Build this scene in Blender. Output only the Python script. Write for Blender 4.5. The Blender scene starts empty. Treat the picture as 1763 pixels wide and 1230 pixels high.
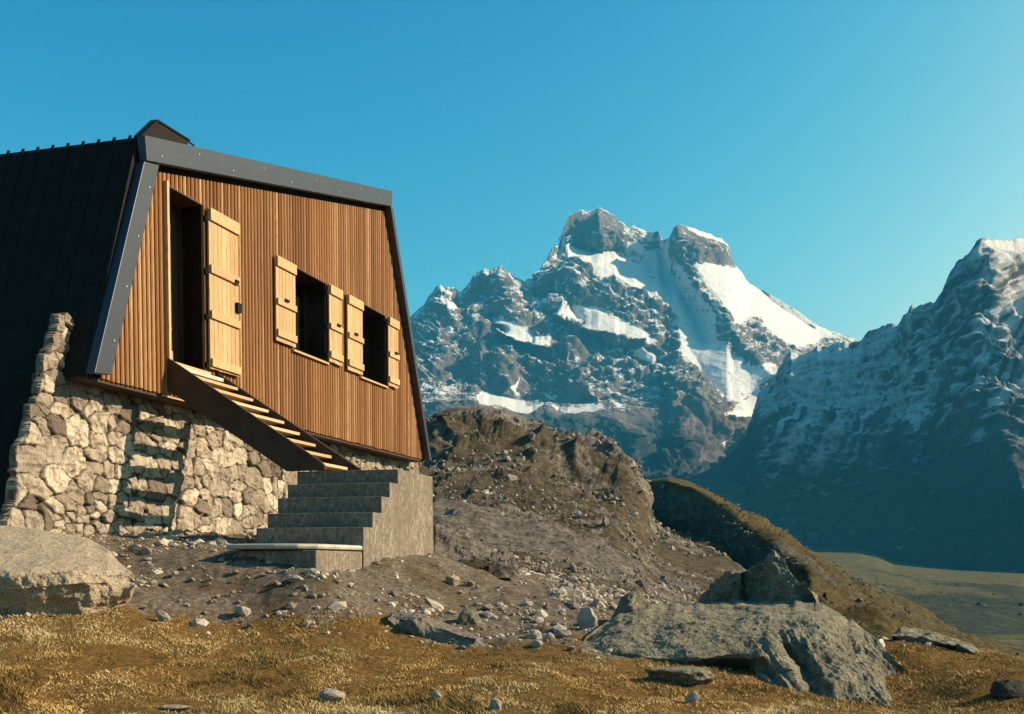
import bpy, bmesh, math, random
import numpy as np
R = math.radians
C = bpy.context.scene.collection
S = bpy.context.scene

# ------------------------------------------------------------------ camera, sky, sun, exposure
F, PITCH, CX, CY, TH = 1952.0, R(-2.73), 881.5, 1069.0, R(16.42)
cam = bpy.data.cameras.new('camera'); camo = bpy.data.objects.new('camera', cam); C.objects.link(camo)
cam.sensor_width = 36.0; cam.lens = 36.0 * F / 1763.0; cam.shift_y = (CY - 615.0) / 1763.0
cam.clip_start = 0.05; cam.clip_end = 60000
camo.location = (0, 0, 0); camo.rotation_euler = (R(90) + PITCH, 0, 0)
S.camera = camo

SUN_EL, SUN_AZ = R(29.0), R(85.0)          # azimuth clockwise from +Y
W = bpy.data.worlds.new('World'); S.world = W; W.use_nodes = True
nt = W.node_tree; nt.nodes.clear()
sky = nt.nodes.new('ShaderNodeTexSky'); sky.sky_type = 'NISHITA'; sky.sun_disc = False
sky.sun_elevation = SUN_EL; sky.sun_rotation = SUN_AZ; sky.altitude = 500
sky.air_density = 1.0; sky.dust_density = 4.0; sky.ozone_density = 2.0
bg = nt.nodes.new('ShaderNodeBackground'); bg.inputs['Strength'].default_value = 0.10
wo = nt.nodes.new('ShaderNodeOutputWorld')
# the saturated turquoise of old colour film: each channel of the sky gets its own response curve
sep = nt.nodes.new('ShaderNodeSeparateColor'); cmb = nt.nodes.new('ShaderNodeCombineColor'); nt.links.new(sky.outputs[0], sep.inputs[0])
for i_, (mx, pw, kk) in enumerate(((2.7, 3.6, 0.0150), (3.7, 1.8, 0.083), (5.2, 0.95, 0.168))):
    c1 = nt.nodes.new('ShaderNodeMath'); c1.operation = 'MINIMUM'; c1.inputs[1].default_value = mx
    c2 = nt.nodes.new('ShaderNodeMath'); c2.operation = 'POWER'; c2.inputs[1].default_value = pw
    c3 = nt.nodes.new('ShaderNodeMath'); c3.operation = 'MULTIPLY'; c3.inputs[1].default_value = kk * 5.2
    nt.links.new(sep.outputs[i_], c1.inputs[0]); nt.links.new(c1.outputs[0], c2.inputs[0]); nt.links.new(c2.outputs[0], c3.inputs[0]); nt.links.new(c3.outputs[0], cmb.inputs[i_])
nt.links.new(cmb.outputs[0], bg.inputs[0]); nt.links.new(bg.outputs[0], wo.inputs[0])
sl = bpy.data.lights.new('sun', 'SUN'); sl.energy = 5.0; sl.angle = R(0.5); sl.color = (1.0, 0.82, 0.58)
slo = bpy.data.objects.new('sun', sl); C.objects.link(slo)
slo.rotation_euler = (R(90) - SUN_EL, 0, R(180) - SUN_AZ + R(0))
sd = np.array([math.sin(SUN_AZ) * math.cos(SUN_EL), math.cos(SUN_AZ) * math.cos(SUN_EL), math.sin(SUN_EL)])
from mathutils import Vector
slo.rotation_euler = Vector(sd).to_track_quat('Z', 'Y').to_euler()
S.view_settings.view_transform = 'Standard'; S.view_settings.look = 'None'
S.view_settings.exposure = 1.1; S.view_settings.gamma = 1.0
S.render.engine = 'CYCLES'
S.cycles.max_bounces = 5; S.cycles.diffuse_bounces = 1; S.cycles.volume_bounces = 0
S.cycles.use_denoising = True

# ------------------------------------------------------------------ geometry of view rays (used to measure positions)
CP, SP = math.cos(PITCH), math.sin(PITCH)
def rays(px, py):
    px = np.asarray(px, float); py = np.asarray(py, float)
    a = (px - CX) / F; c = (CY - py) / F
    return np.stack([a + 0 * c, CP - SP * c + 0 * a, SP + CP * c + 0 * a], -1)
def at(px, py, Y):
    r = rays(px, py); return r * (np.asarray(Y, float) / r[..., 1])[..., None]
def to_px(P):
    y = P[..., 1] * CP + P[..., 2] * SP; z = -P[..., 1] * SP + P[..., 2] * CP
    return CX + F * P[..., 0] / y, CY - F * z / y

# ------------------------------------------------------------------ noise
def _h(ix, iy, iz, s):
    n = (ix.astype(np.int64) * 374761393 + iy.astype(np.int64) * 668265263 + iz.astype(np.int64) * 2147483647 + s * 974634541) & 0xffffffff
    n = ((n ^ (n >> 13)) * 1274126177) & 0xffffffff
    n = ((n ^ (n >> 15)) * 2246822519) & 0xffffffff
    n = n ^ (n >> 16)
    return (n & 0xffffff) / float(0xffffff)
def vn(P, s=0):
    P = np.asarray(P, float); i = np.floor(P); f = P - i; f = f * f * f * (f * (f * 6 - 15) + 10)
    i = i.astype(np.int64); o = 0
    for dx in (0, 1):
        wx = f[..., 0] if dx else 1 - f[..., 0]
        for dy in (0, 1):
            wy = f[..., 1] if dy else 1 - f[..., 1]
            for dz in (0, 1):
                wz = f[..., 2] if dz else 1 - f[..., 2]
                o = o + wx * wy * wz * _h(i[..., 0] + dx, i[..., 1] + dy, i[..., 2] + dz, s)
    return o
def fbm(P, o=5, s=0, g=0.5, l=2.03):
    a, t, r = 1.0, 0.0, 0.0
    P = np.asarray(P, float)
    for k in range(o):
        r = r + a * (vn(P, s + k) - 0.5) * 2; t += a; a *= g; P = P * l + 17.3
    return r / t
def ridged(P, o=5, s=0, g=0.5, l=2.07):
    a, t, r = 1.0, 0.0, 0.0
    P = np.asarray(P, float)
    for k in range(o):
        r = r + a * (1 - np.abs(vn(P, s + k) * 2 - 1)) ** 1.5; t += a; a *= g; P = P * l + 31.7
    return r / t * 2 - 1
def sstep(a, b, x):
    t = np.clip((x - a) / (b - a), 0, 1); return t * t * (3 - 2 * t)
def inpoly(px, py, poly):
    r = np.zeros(px.shape, bool); n = len(poly)
    for k in range(n):
        x0, y0 = poly[k]; x1, y1 = poly[(k + 1) % n]
        if y0 == y1: continue
        c = ((y0 > py) != (y1 > py)) & (px < (x1 - x0) * (py - y0) / (y1 - y0) + x0)
        r ^= c
    return r

# ------------------------------------------------------------------ mesh / object helpers
def mesh(name, V, Fc, mat=None, smooth=True, attrs=None, parent=None):
    V = np.asarray(V, np.float32).reshape(-1, 3)
    me = bpy.data.meshes.new(name)
    if isinstance(Fc, np.ndarray):
        k = Fc.shape[1]; nf = len(Fc)
        me.vertices.add(len(V)); me.vertices.foreach_set('co', V.ravel())
        me.loops.add(nf * k); me.loops.foreach_set('vertex_index', Fc.astype(np.int32).ravel())
        me.polygons.add(nf); me.polygons.foreach_set('loop_start', np.arange(0, nf * k, k, dtype=np.int32))
        me.polygons.foreach_set('loop_total', np.full(nf, k, np.int32))
        me.update(calc_edges=True); me.validate()
    else:
        me.from_pydata([tuple(map(float, v)) for v in V], [], Fc); me.update()
    me.polygons.foreach_set('use_smooth', np.full(len(me.polygons), smooth))
    for k, a in (attrs or {}).items():
        at_ = me.attributes.new(k, 'FLOAT', 'POINT'); at_.data.foreach_set('value', np.asarray(a, np.float32).ravel())
    if mat: me.materials.append(mat)
    o = bpy.data.objects.new(name, me); C.objects.link(o)
    if parent: o.parent = parent
    return o
def tag(o, label=None, cat=None, group=None, kind=None):
    if label: o['label'] = label
    if cat: o['category'] = cat
    if group: o['group'] = group
    if kind: o['kind'] = kind
    return o
def empty(name, loc, rz=0):
    o = bpy.data.objects.new(name, None); C.objects.link(o); o.location = loc; o.rotation_euler = (0, 0, rz); return o
class MB:
    """collects boxes, prisms and bars, linked as one mesh"""
    def __init__(s): s.v = []; s.f = []; s.a = []
    def add(s, vs, fs, a=0.5):
        b = len(s.v); s.v += [tuple(v) for v in vs]; s.f += [tuple(b + i for i in f) for f in fs]; s.a += [a] * len(vs)
    def box(s, x0, x1, y0, y1, z0, z1, a=0.5):
        s.add([(x, y, z) for x in (x0, x1) for y in (y0, y1) for z in (z0, z1)],
              [(0, 1, 3, 2), (4, 6, 7, 5), (0, 4, 5, 1), (2, 3, 7, 6), (0, 2, 6, 4), (1, 5, 7, 3)], a)
    def prism(s, poly, x0, x1, axis=0, a=0.5):
        """poly in the two other axes, extruded along axis from x0 to x1"""
        n = len(poly); vs = []
        for x in (x0, x1):
            for p, q in poly:
                vs.append((x, p, q) if axis == 0 else (p, x, q) if axis == 1 else (p, q, x))
        fs = [tuple(range(n))[::-1], tuple(range(n, 2 * n))] + [(i, (i + 1) % n, n + (i + 1) % n, n + i) for i in range(n)]
        s.add(vs, fs, a)
    def build(s, name, mat, parent=None, bevel=0.0, smooth=False):
        o = mesh(name, s.v, s.f, mat, smooth, {'rnd': s.a}, parent)
        bm = bmesh.new(); bm.from_mesh(o.data); bmesh.ops.recalc_face_normals(bm, faces=bm.faces); bm.to_mesh(o.data); bm.free()
        if bevel:
            m = o.modifiers.new('bevel', 'BEVEL'); m.width = bevel; m.segments = 2; m.limit_method = 'ANGLE'
        return o

# ------------------------------------------------------------------ materials
class N:
    """tiny node builder"""
    def __init__(s, name, rough=0.9, spec=0.2):
        s.m = bpy.data.materials.new(name); s.m.use_nodes = True; s.t = s.m.node_tree; s.t.nodes.clear()
        s.out = s.t.nodes.new('ShaderNodeOutputMaterial'); s.b = s.t.nodes.new('ShaderNodeBsdfPrincipled')
        s.b.inputs['Roughness'].default_value = rough; s.b.inputs['Specular IOR Level'].default_value = spec
        s.t.links.new(s.b.outputs[0], s.out.inputs[0]); s._c = None
    def n(s, t, **k):
        x = s.t.nodes.new(t)
        for a, b in k.items(): setattr(x, a, b)
        return x
    def put(s, i, v):
        if hasattr(v, 'is_output') or isinstance(v, bpy.types.NodeSocket): s.t.links.new(v, i)
        elif isinstance(v, (tuple, list)) and len(v) == 3 and i.type == 'RGBA': i.default_value = (*v, 1)
        else: i.default_value = v
    def co(s, scale=(1, 1, 1), rot=(0, 0, 0)):
        if s._c is None: s._c = s.n('ShaderNodeTexCoord').outputs['Object']
        mp = s.n('ShaderNodeMapping'); s.t.links.new(s._c, mp.inputs[0]); mp.inputs['Scale'].default_value = scale; mp.inputs['Rotation'].default_value = rot
        return mp.outputs[0]
    def noise(s, sc, det=4, rough=0.55, scale=(1, 1, 1), rot=(0, 0, 0), dist=0.0):
        x = s.n('ShaderNodeTexNoise'); s.t.links.new(s.co(scale, rot), x.inputs['Vector'])
        x.inputs['Scale'].default_value = sc; x.inputs['Detail'].default_value = det; x.inputs['Roughness'].default_value = rough; x.inputs['Distortion'].default_value = dist
        return x.outputs['Fac']
    def voro(s, sc, feat='F1', out='Distance', scale=(1, 1, 1)):
        x = s.n('ShaderNodeTexVoronoi', feature=feat); s.t.links.new(s.co(scale), x.inputs['Vector']); x.inputs['Scale'].default_value = sc
        return x.outputs[out]
    def ramp(s, f, stops):
        x = s.n('ShaderNodeValToRGB'); s.put(x.inputs[0], f); e = x.color_ramp.elements
        while len(e) < len(stops): e.new(0.5)
        for el, (p, c) in zip(e, stops):
            el.position = p; el.color = (*c, 1) if isinstance(c, (tuple, list)) else (c, c, c, 1)
        return x.outputs[0]
    def mix(s, f, a, b, mode='MIX'):
        x = s.n('ShaderNodeMix', data_type='RGBA', blend_type=mode); s.put(x.inputs['Factor'], f); s.put(x.inputs['A'], a); s.put(x.inputs['B'], b)
        return x.outputs['Result']
    def math(s, op, a, b=0.0, clamp=False):
        x = s.n('ShaderNodeMath', operation=op, use_clamp=clamp); s.put(x.inputs[0], a); s.put(x.inputs[1], b); return x.outputs[0]
    def attr(s, name): return s.n('ShaderNodeAttribute', attribute_name=name).outputs['Fac']
    def color(s, c): s.put(s.b.inputs['Base Color'], c)
    def bump(s, h, st=0.5, dist=0.02, prev=None):
        x = s.n('ShaderNodeBump'); s.put(x.inputs['Height'], h); x.inputs['Strength'].default_value = st; x.inputs['Distance'].default_value = dist
        if prev is not None: s.t.links.new(prev, x.inputs['Normal'])
        s.t.links.new(x.outputs[0], s.b.inputs['Normal']); return x.outputs[0]

def m_cladding():
    k = N('stained_boards', 0.75, 0.15)
    rnd = k.attr('rnd')
    grain = k.noise(6, 6, 0.65, (1, 26, 1.0))
    blot = k.noise(0.9, 5, 0.65, (1, 1.6, 0.4))
    c = k.ramp(rnd, [(0.0, (0.16, 0.068, 0.026)), (0.35, (0.295, 0.132, 0.051)), (0.7, (0.42, 0.205, 0.084)), (1.0, (0.57, 0.335, 0.16))])
    c = k.mix(k.ramp(grain, [(0.35, 0.0), (0.62, 0.75)]), c, (0.17, 0.07, 0.022))
    c = k.mix(k.ramp(blot, [(0.45, 0.0), (0.7, 0.6)]), c, (0.16, 0.072, 0.03))
    kn = k.voro(5.0, scale=(1, 2.2, 0.6))
    c = k.mix(k.ramp(kn, [(0.03, 0.8), (0.075, 0.0)]), c, (0.07, 0.028, 0.01))
    k.color(c); k.bump(grain, 0.35, 0.006); return k.m
def m_wood(name, a, b, dark=0.4):
    k = N(name, 0.7, 0.2)
    grain = k.noise(5, 6, 0.6, (1, 22, 1.2)); rnd = k.attr('rnd')
    c = k.mix(rnd, a, b)
    c = k.mix(k.ramp(grain, [(0.45, 0.0), (0.72, dark)]), c, tuple(x * 0.35 for x in a))
    kn = k.voro(6.5, scale=(1, 2.0, 0.8))
    c = k.mix(k.ramp(kn, [(0.05, 0.75), (0.10, 0.0)]), c, tuple(x * 0.25 for x in a))
    k.color(c); k.bump(grain, 0.3, 0.004); return k.m
def m_metal(name, col, rough=0.45):
    k = N(name, rough, 0.5); k.b.inputs['Metallic'].default_value = 0.0
    g = k.noise(2.5, 6, 0.6); d = k.noise(30, 3, 0.6)
    c = k.mix(k.ramp(g, [(0.4, 0.0), (0.7, 0.5)]), col, tuple(x * 1.5 for x in col))
    c = k.mix(k.ramp(d, [(0.62, 0.0), (0.75, 0.4)]), c, tuple(x * 0.5 for x in col))
    k.color(c); k.bump(g, 0.15, 0.01); return k.m
def m_plain(name, col, rough=0.85):
    k = N(name, rough, 0.1); g = k.noise(7, 5, 0.6)
    k.color(k.mix(k.ramp(g, [(0.35, 0.0), (0.7, 0.6)]), col, tuple(x * 0.5 for x in col))); return k.m
def m_masonry():
    k = N('rubble_masonry', 0.95, 0.1)
    rnd = k.attr('rnd'); j = k.attr('joint')
    c = k.ramp(rnd, [(0, (0.13, 0.10, 0.078)), (0.3, (0.25, 0.20, 0.15)), (0.65, (0.39, 0.32, 0.24)), (1, (0.55, 0.46, 0.35))])
    n1 = k.noise(9, 7, 0.7); n2 = k.noise(45, 4, 0.7)
    c = k.mix(k.ramp(n1, [(0.46, 0.0), (0.62, 0.8)]), c, (0.15, 0.112, 0.08))
    c = k.mix(k.ramp(n2, [(0.5, 0.0), (0.75, 0.6)]), c, (0.12, 0.10, 0.085))
    c = k.mix(j, c, (0.05, 0.042, 0.035))
    k.color(c); b = k.bump(n1, 0.8, 0.03); k.bump(n2, 0.7, 0.012, b); return k.m
def m_concrete():
    k = N('rough_concrete', 0.95, 0.1)
    n1 = k.noise(26, 6, 0.75, (1, 1, 0.6)); n2 = k.noise(4, 5, 0.6, (1, 1, 0.25)); n3 = k.noise(90, 3, 0.6)
    c = k.ramp(n1, [(0.32, (0.075, 0.060, 0.046)), (0.5, (0.215, 0.172, 0.132)), (0.68, (0.40, 0.335, 0.26))])
    c = k.mix(k.ramp(n2, [(0.4, 0.0), (0.65, 0.65)]), c, (0.15, 0.118, 0.088))
    k.color(c); b = k.bump(n1, 0.9, 0.02); k.bump(n3, 0.5, 0.008, b); return k.m
def m_rock(name, a, b, lichen, sc=1.0, lich=0.5, crack=0.8):
    k = N(name, 0.95, 0.1)
    n1 = k.noise(1.6 * sc, 8, 0.65, dist=0.4); n2 = k.noise(11 * sc, 7, 0.7); n3 = k.noise(45 * sc, 4, 0.7)
    c = k.mix(k.ramp(n1, [(0.35, 0.0), (0.65, 1.0)]), a, b)
    c = k.mix(k.ramp(n2, [(0.48, 0.0), (0.62, lich)]), c, lichen)
    c = k.mix(k.ramp(n3, [(0.47, 0.0), (0.64, 0.85)]), c, tuple(x * 0.22 for x in a))
    cr = k.ramp(k.noise(2.4 * sc, 6, 0.6, dist=1.2), [(0.47, 0.0), (0.5, 1.0), (0.53, 0.0)])
    c = k.mix(k.math('MULTIPLY', cr, crack), c, tuple(x * 0.3 for x in a))
    k.color(c)
    bb = k.bump(n2, 0.9, 0.08 / sc); bb = k.bump(n3, 0.8, 0.02 / sc, bb); return k.m
def m_ground():
    k = N('dry_turf_and_dirt', 1.0, 0.05)
    g = k.attr('grass'); n1 = k.noise(2.2, 6, 0.65); n2 = k.noise(22, 6, 0.75); n3 = k.noise(90, 3, 0.7)
    dirt = k.ramp(n2, [(0.3, (0.065, 0.050, 0.038)), (0.5, (0.19, 0.150, 0.112)), (0.66, (0.37, 0.30, 0.23))])
    dirt = k.mix(k.ramp(n1, [(0.45, 0.0), (0.62, 0.65)]), dirt, (0.13, 0.082, 0.03))
    turf = k.mix(k.ramp(n3, [(0.35, 0.0), (0.65, 1.0)]), k.ramp(n2, [(0.3, (0.035, 0.021, 0.008)), (0.5, (0.125, 0.072, 0.020)), (0.7, (0.23, 0.134, 0.036))]), k.ramp(n2, [(0.3, (0.12, 0.064, 0.020)), (0.5, (0.29, 0.155, 0.046)), (0.7, (0.44, 0.275, 0.10))]))
    f = k.math('ADD', g, k.math('MULTIPLY', k.math('SUBTRACT', n1, 0.5), 1.4))
    c = k.mix(k.ramp(f, [(0.4, 0.0), (0.6, 1.0)]), dirt, turf)
    c = k.mix(k.ramp(n3, [(0.5, 0.0), (0.75, 0.6)]), c, (0.035, 0.026, 0.018))
    k.color(c); b = k.bump(n2, 1.0, 0.05); k.bump(n3, 0.8, 0.015, b); return k.m
def m_hill(name, grass, rock, sc=0.1, bias=0.0):
    k = N(name, 1.0, 0.05)
    r = k.attr('rock'); n1 = k.noise(sc, 8, 0.65); n2 = k.noise(sc * 9, 8, 0.75); n3 = k.noise(sc * 50, 4, 0.75)
    gr = k.mix(k.ramp(n2, [(0.35, 0.0), (0.65, 1.0)]), tuple(x * 0.45 for x in grass), tuple(x * 1.25 for x in grass))
    ro = k.ramp(n2, [(0.3, tuple(x * 0.35 for x in rock)), (0.5, rock), (0.66, tuple(x * 1.7 for x in rock))])
    f = k.math('ADD', r, k.math('MULTIPLY', k.math('SUBTRACT', n1, 0.5), 1.6))
    f = k.math('ADD', f, k.math('MULTIPLY', k.math('SUBTRACT', n2, 0.5), 0.9))
    c = k.mix(k.ramp(f, [(0.42 - bias, 0.0), (0.58 - bias, 1.0)]), gr, ro)
    c = k.mix(k.ramp(n3, [(0.45, 0.0), (0.7, 0.75)]), c, tuple(x * 0.2 for x in rock))
    k.color(c); b = k.bump(n2, 0.8, 0.08 / sc); k.bump(n3, 0.8, 0.012 / sc, b); return k.m
def m_mountain(name, rock, sc=0.004, speck=0.5, low=(0.03, 0.045, 0.04), edge=(0.46, 0.56)):
    k = N(name, 0.95, 0.1)
    sn = k.attr('snow'); veg_shade = k.attr('veg_shade')
    n1 = k.noise(sc, 8, 0.6); n2 = k.noise(sc * 8, 8, 0.75, (1, 1, 0.6)); n3 = k.noise(sc * 30, 5, 0.75)
    ro = k.ramp(n2, [(0.3, tuple(x * 0.4 for x in rock)), (0.5, rock), (0.7, tuple(x * 1.7 for x in rock))])
    ro = k.mix(k.ramp(n1, [(0.42, 0.0), (0.62, 0.6)]), ro, (rock[0] * 1.35, rock[1] * 1.1, rock[2] * 0.8))
    ro = k.mix(veg_shade, ro, low)
    nz = k.n('ShaderNodeSeparateXYZ'); k.t.links.new(k.n('ShaderNodeNewGeometry').outputs['Normal'], nz.inputs[0])
    sn = k.math('ADD', sn, k.math('MULTIPLY', k.math('SUBTRACT', nz.outputs['Z'], 0.5), 0.45))
    f = k.math('ADD', sn, k.math('MULTIPLY', k.math('SUBTRACT', n2, 0.5), 1.5 * speck + 0.4))
    f = k.math('ADD', f, k.math('MULTIPLY', k.math('SUBTRACT', n3, 0.5), 1.2 * speck))
    c = k.mix(k.ramp(f, [(edge[0], 0.0), (edge[1], 1.0)]), ro, (0.80, 0.76, 0.70))
    k.color(c); b = k.bump(n2, 0.8, 0.10 / sc); k.bump(n3, 0.8, 0.02 / sc, b); return k.m
def m_grass():
    k = N('dry_grass_blades', 0.8, 0.15); r = k.attr('rnd')
    c = k.ramp(r, [(0, (0.040, 0.036, 0.012)), (0.25, (0.13, 0.078, 0.018)), (0.6, (0.38, 0.207, 0.055)), (0.85, (0.54, 0.325, 0.108)), (1, (0.64, 0.44, 0.18))])
    c2 = k.ramp(r, [(0, (0.030, 0.030, 0.010)), (0.3, (0.10, 0.080, 0.022)), (0.6, (0.24, 0.175, 0.060)), (1, (0.52, 0.42, 0.22))])
    c = k.mix(k.attr('hue'), c, c2)
    k.color(c); return k.m
def m_stone_bits(name, lo, hi):
    k = N(name, 0.95, 0.1); r = k.attr('rnd'); n = k.noise(40, 5, 0.7)
    c = k.mix(r, lo, hi); c = k.mix(k.ramp(n, [(0.45, 0.0), (0.7, 0.7)]), c, tuple(x * 0.3 for x in lo))
    k.color(c); k.bump(n, 0.6, 0.01); return k.m

# ------------------------------------------------------------------ relief surfaces (terrain measured from its skyline and creases)
def poly(pts, x):
    p = np.array(pts, float); return np.interp(x, p[:, 0], p[:, 1])
def laplace(shape, mask, val):
    lv = [(mask, val)]
    while min(lv[-1][0].shape) > 24 and len(lv) < 6:
        m, v = lv[-1]; h, w = m.shape; h2, w2 = (h + 1) // 2, (w + 1) // 2
        M = np.zeros((h2, w2)); Vv = np.zeros((h2, w2)); ii, jj = np.nonzero(m)
        np.add.at(M, (ii // 2, jj // 2), 1.0); np.add.at(Vv, (ii // 2, jj // 2), v[ii, jj])
        lv.append((M > 0, np.where(M > 0, Vv / np.maximum(M, 1), 0)))
    u = None
    for m, v in lv[::-1]:
        if u is None: u = np.full(m.shape, v[m].mean())
        else:
            h, w = m.shape
            yi = np.clip((np.arange(h) - 0.5) / 2, 0, u.shape[0] - 1); xi = np.clip((np.arange(w) - 0.5) / 2, 0, u.shape[1] - 1)
            y0 = np.floor(yi).astype(int); y1 = np.minimum(y0 + 1, u.shape[0] - 1); x0 = np.floor(xi).astype(int); x1 = np.minimum(x0 + 1, u.shape[1] - 1)
            fy = (yi - y0)[:, None]; fx = (xi - x0)[None]
            u = (u[y0][:, x0] * (1 - fy) + u[y1][:, x0] * fy) * (1 - fx) + (u[y0][:, x1] * (1 - fy) + u[y1][:, x1] * fy) * fx
        u[m] = v[m]
        for _ in range(160 if min(m.shape) < 100 else 90):
            p = np.pad(u, 1, mode='edge'); u = (p[:-2, 1:-1] + p[2:, 1:-1] + p[1:-1, :-2] + p[1:-1, 2:]) / 4; u[m] = v[m]
    return u
def relief(name, x0, x1, nx, ny, top, bot, ytop, ybot, lines, disp, mat, attrs=None, jag=None, back=(), smooth=True, nrm=False, soft=0):
    """a surface between a foot and a crest, each at its own distance; creases given as (px, py, distance); then a back slope"""
    px = np.linspace(x0, x1, nx); tp = poly(top, px); bt = poly(bot, px)
    fine = jag(px) if jag is not None else 0 * px
    if soft:
        r_ = int(max(1, soft * nx / (x1 - x0))); ker = np.hanning(2 * r_ + 3); ker /= ker.sum(); sm_ = np.convolve(np.pad(tp, r_ + 1, mode='edge'), ker, 'valid'); fine = fine + tp - sm_; tp = sm_
    t = np.linspace(0, 1, ny)[:, None]
    PX = np.broadcast_to(px, (ny, nx)); PY = bt + (tp - bt) * t + fine * t ** 10
    m = np.zeros((ny, nx), bool); v = np.zeros((ny, nx))
    m[0] = m[-1] = True; v[0] = poly(ybot, px); v[-1] = poly(ytop, px)
    for ln in lines:
        for (ax, ay, aY), (bx, by, bY) in zip(ln, ln[1:]):
            k = int(max(abs(bx - ax) / (x1 - x0) * nx, abs(by - ay) * ny / max(5, np.mean(bt - tp)))) * 2 + 2
            q = np.linspace(0, 1, k); qx = ax + (bx - ax) * q; qy = ay + (by - ay) * q
            i = np.round((qx - x0) / (x1 - x0) * (nx - 1)).astype(int); ok = (i >= 0) & (i < nx)
            i, qy, q = i[ok], qy[ok], q[ok]
            j = np.round((qy - bt[i]) / (tp[i] - bt[i]) * (ny - 1)).astype(int); ok = (j >= 0) & (j < ny)
            m[j[ok], i[ok]] = True; v[j[ok], i[ok]] = (aY + (bY - aY) * q)[ok]
    Y = laplace((ny, nx), m, np.where(m, np.log(np.maximum(v, 1e-6)), 0)); Y = np.exp(Y)
    P = at(PX, PY, Y)
    if nrm:
        gu, gv = np.gradient(P, axis=1), np.gradient(P, axis=0); nn = np.cross(gu, gv); nn /= np.linalg.norm(nn, axis=-1)[..., None] + 1e-12
        sx_ = np.linspace(0, 1, nx)[None]; tw = sstep(0, 0.10, 1 - t) * (1 if nrm == 2 else sstep(0, 0.08, t) * sstep(0, 0.07, sx_) * sstep(0, 0.07, 1 - sx_))
        P = P + nn * (disp(P, PX, PY) * tw)[..., None]
    else: P = P * (1 + disp(P, PX, PY) / Y)[..., None]
    A = {k: f(P, PX, PY) for k, f in (attrs or {}).items()}
    rows = [P]; 
    for dy, dz in back:
        q = P[-1].copy(); q[:, 1] += dy; q[:, 0] *= 1 + dy / P[-1][:, 1]; q[:, 2] += dz; rows.append(q[None])
        A = {k: np.vstack([a, a[-1:]]) for k, a in A.items()}
    P = np.vstack(rows); h = len(P)
    idx = np.arange(h * nx).reshape(h, nx)
    Fc = np.stack([idx[:-1, :-1], idx[:-1, 1:], idx[1:, 1:], idx[1:, :-1]], -1).reshape(-1, 4)
    return mesh(name, P.reshape(-1, 3), Fc, mat, smooth, {k: a for k, a in A.items()}), P
def z5(p): return [(680 + x / 3.075, 340 + y / 3.075) for x, y in p]
def z6(p): return [(1150 + x / 2.46, 340 + y / 2.46) for x, y in p]

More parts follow.
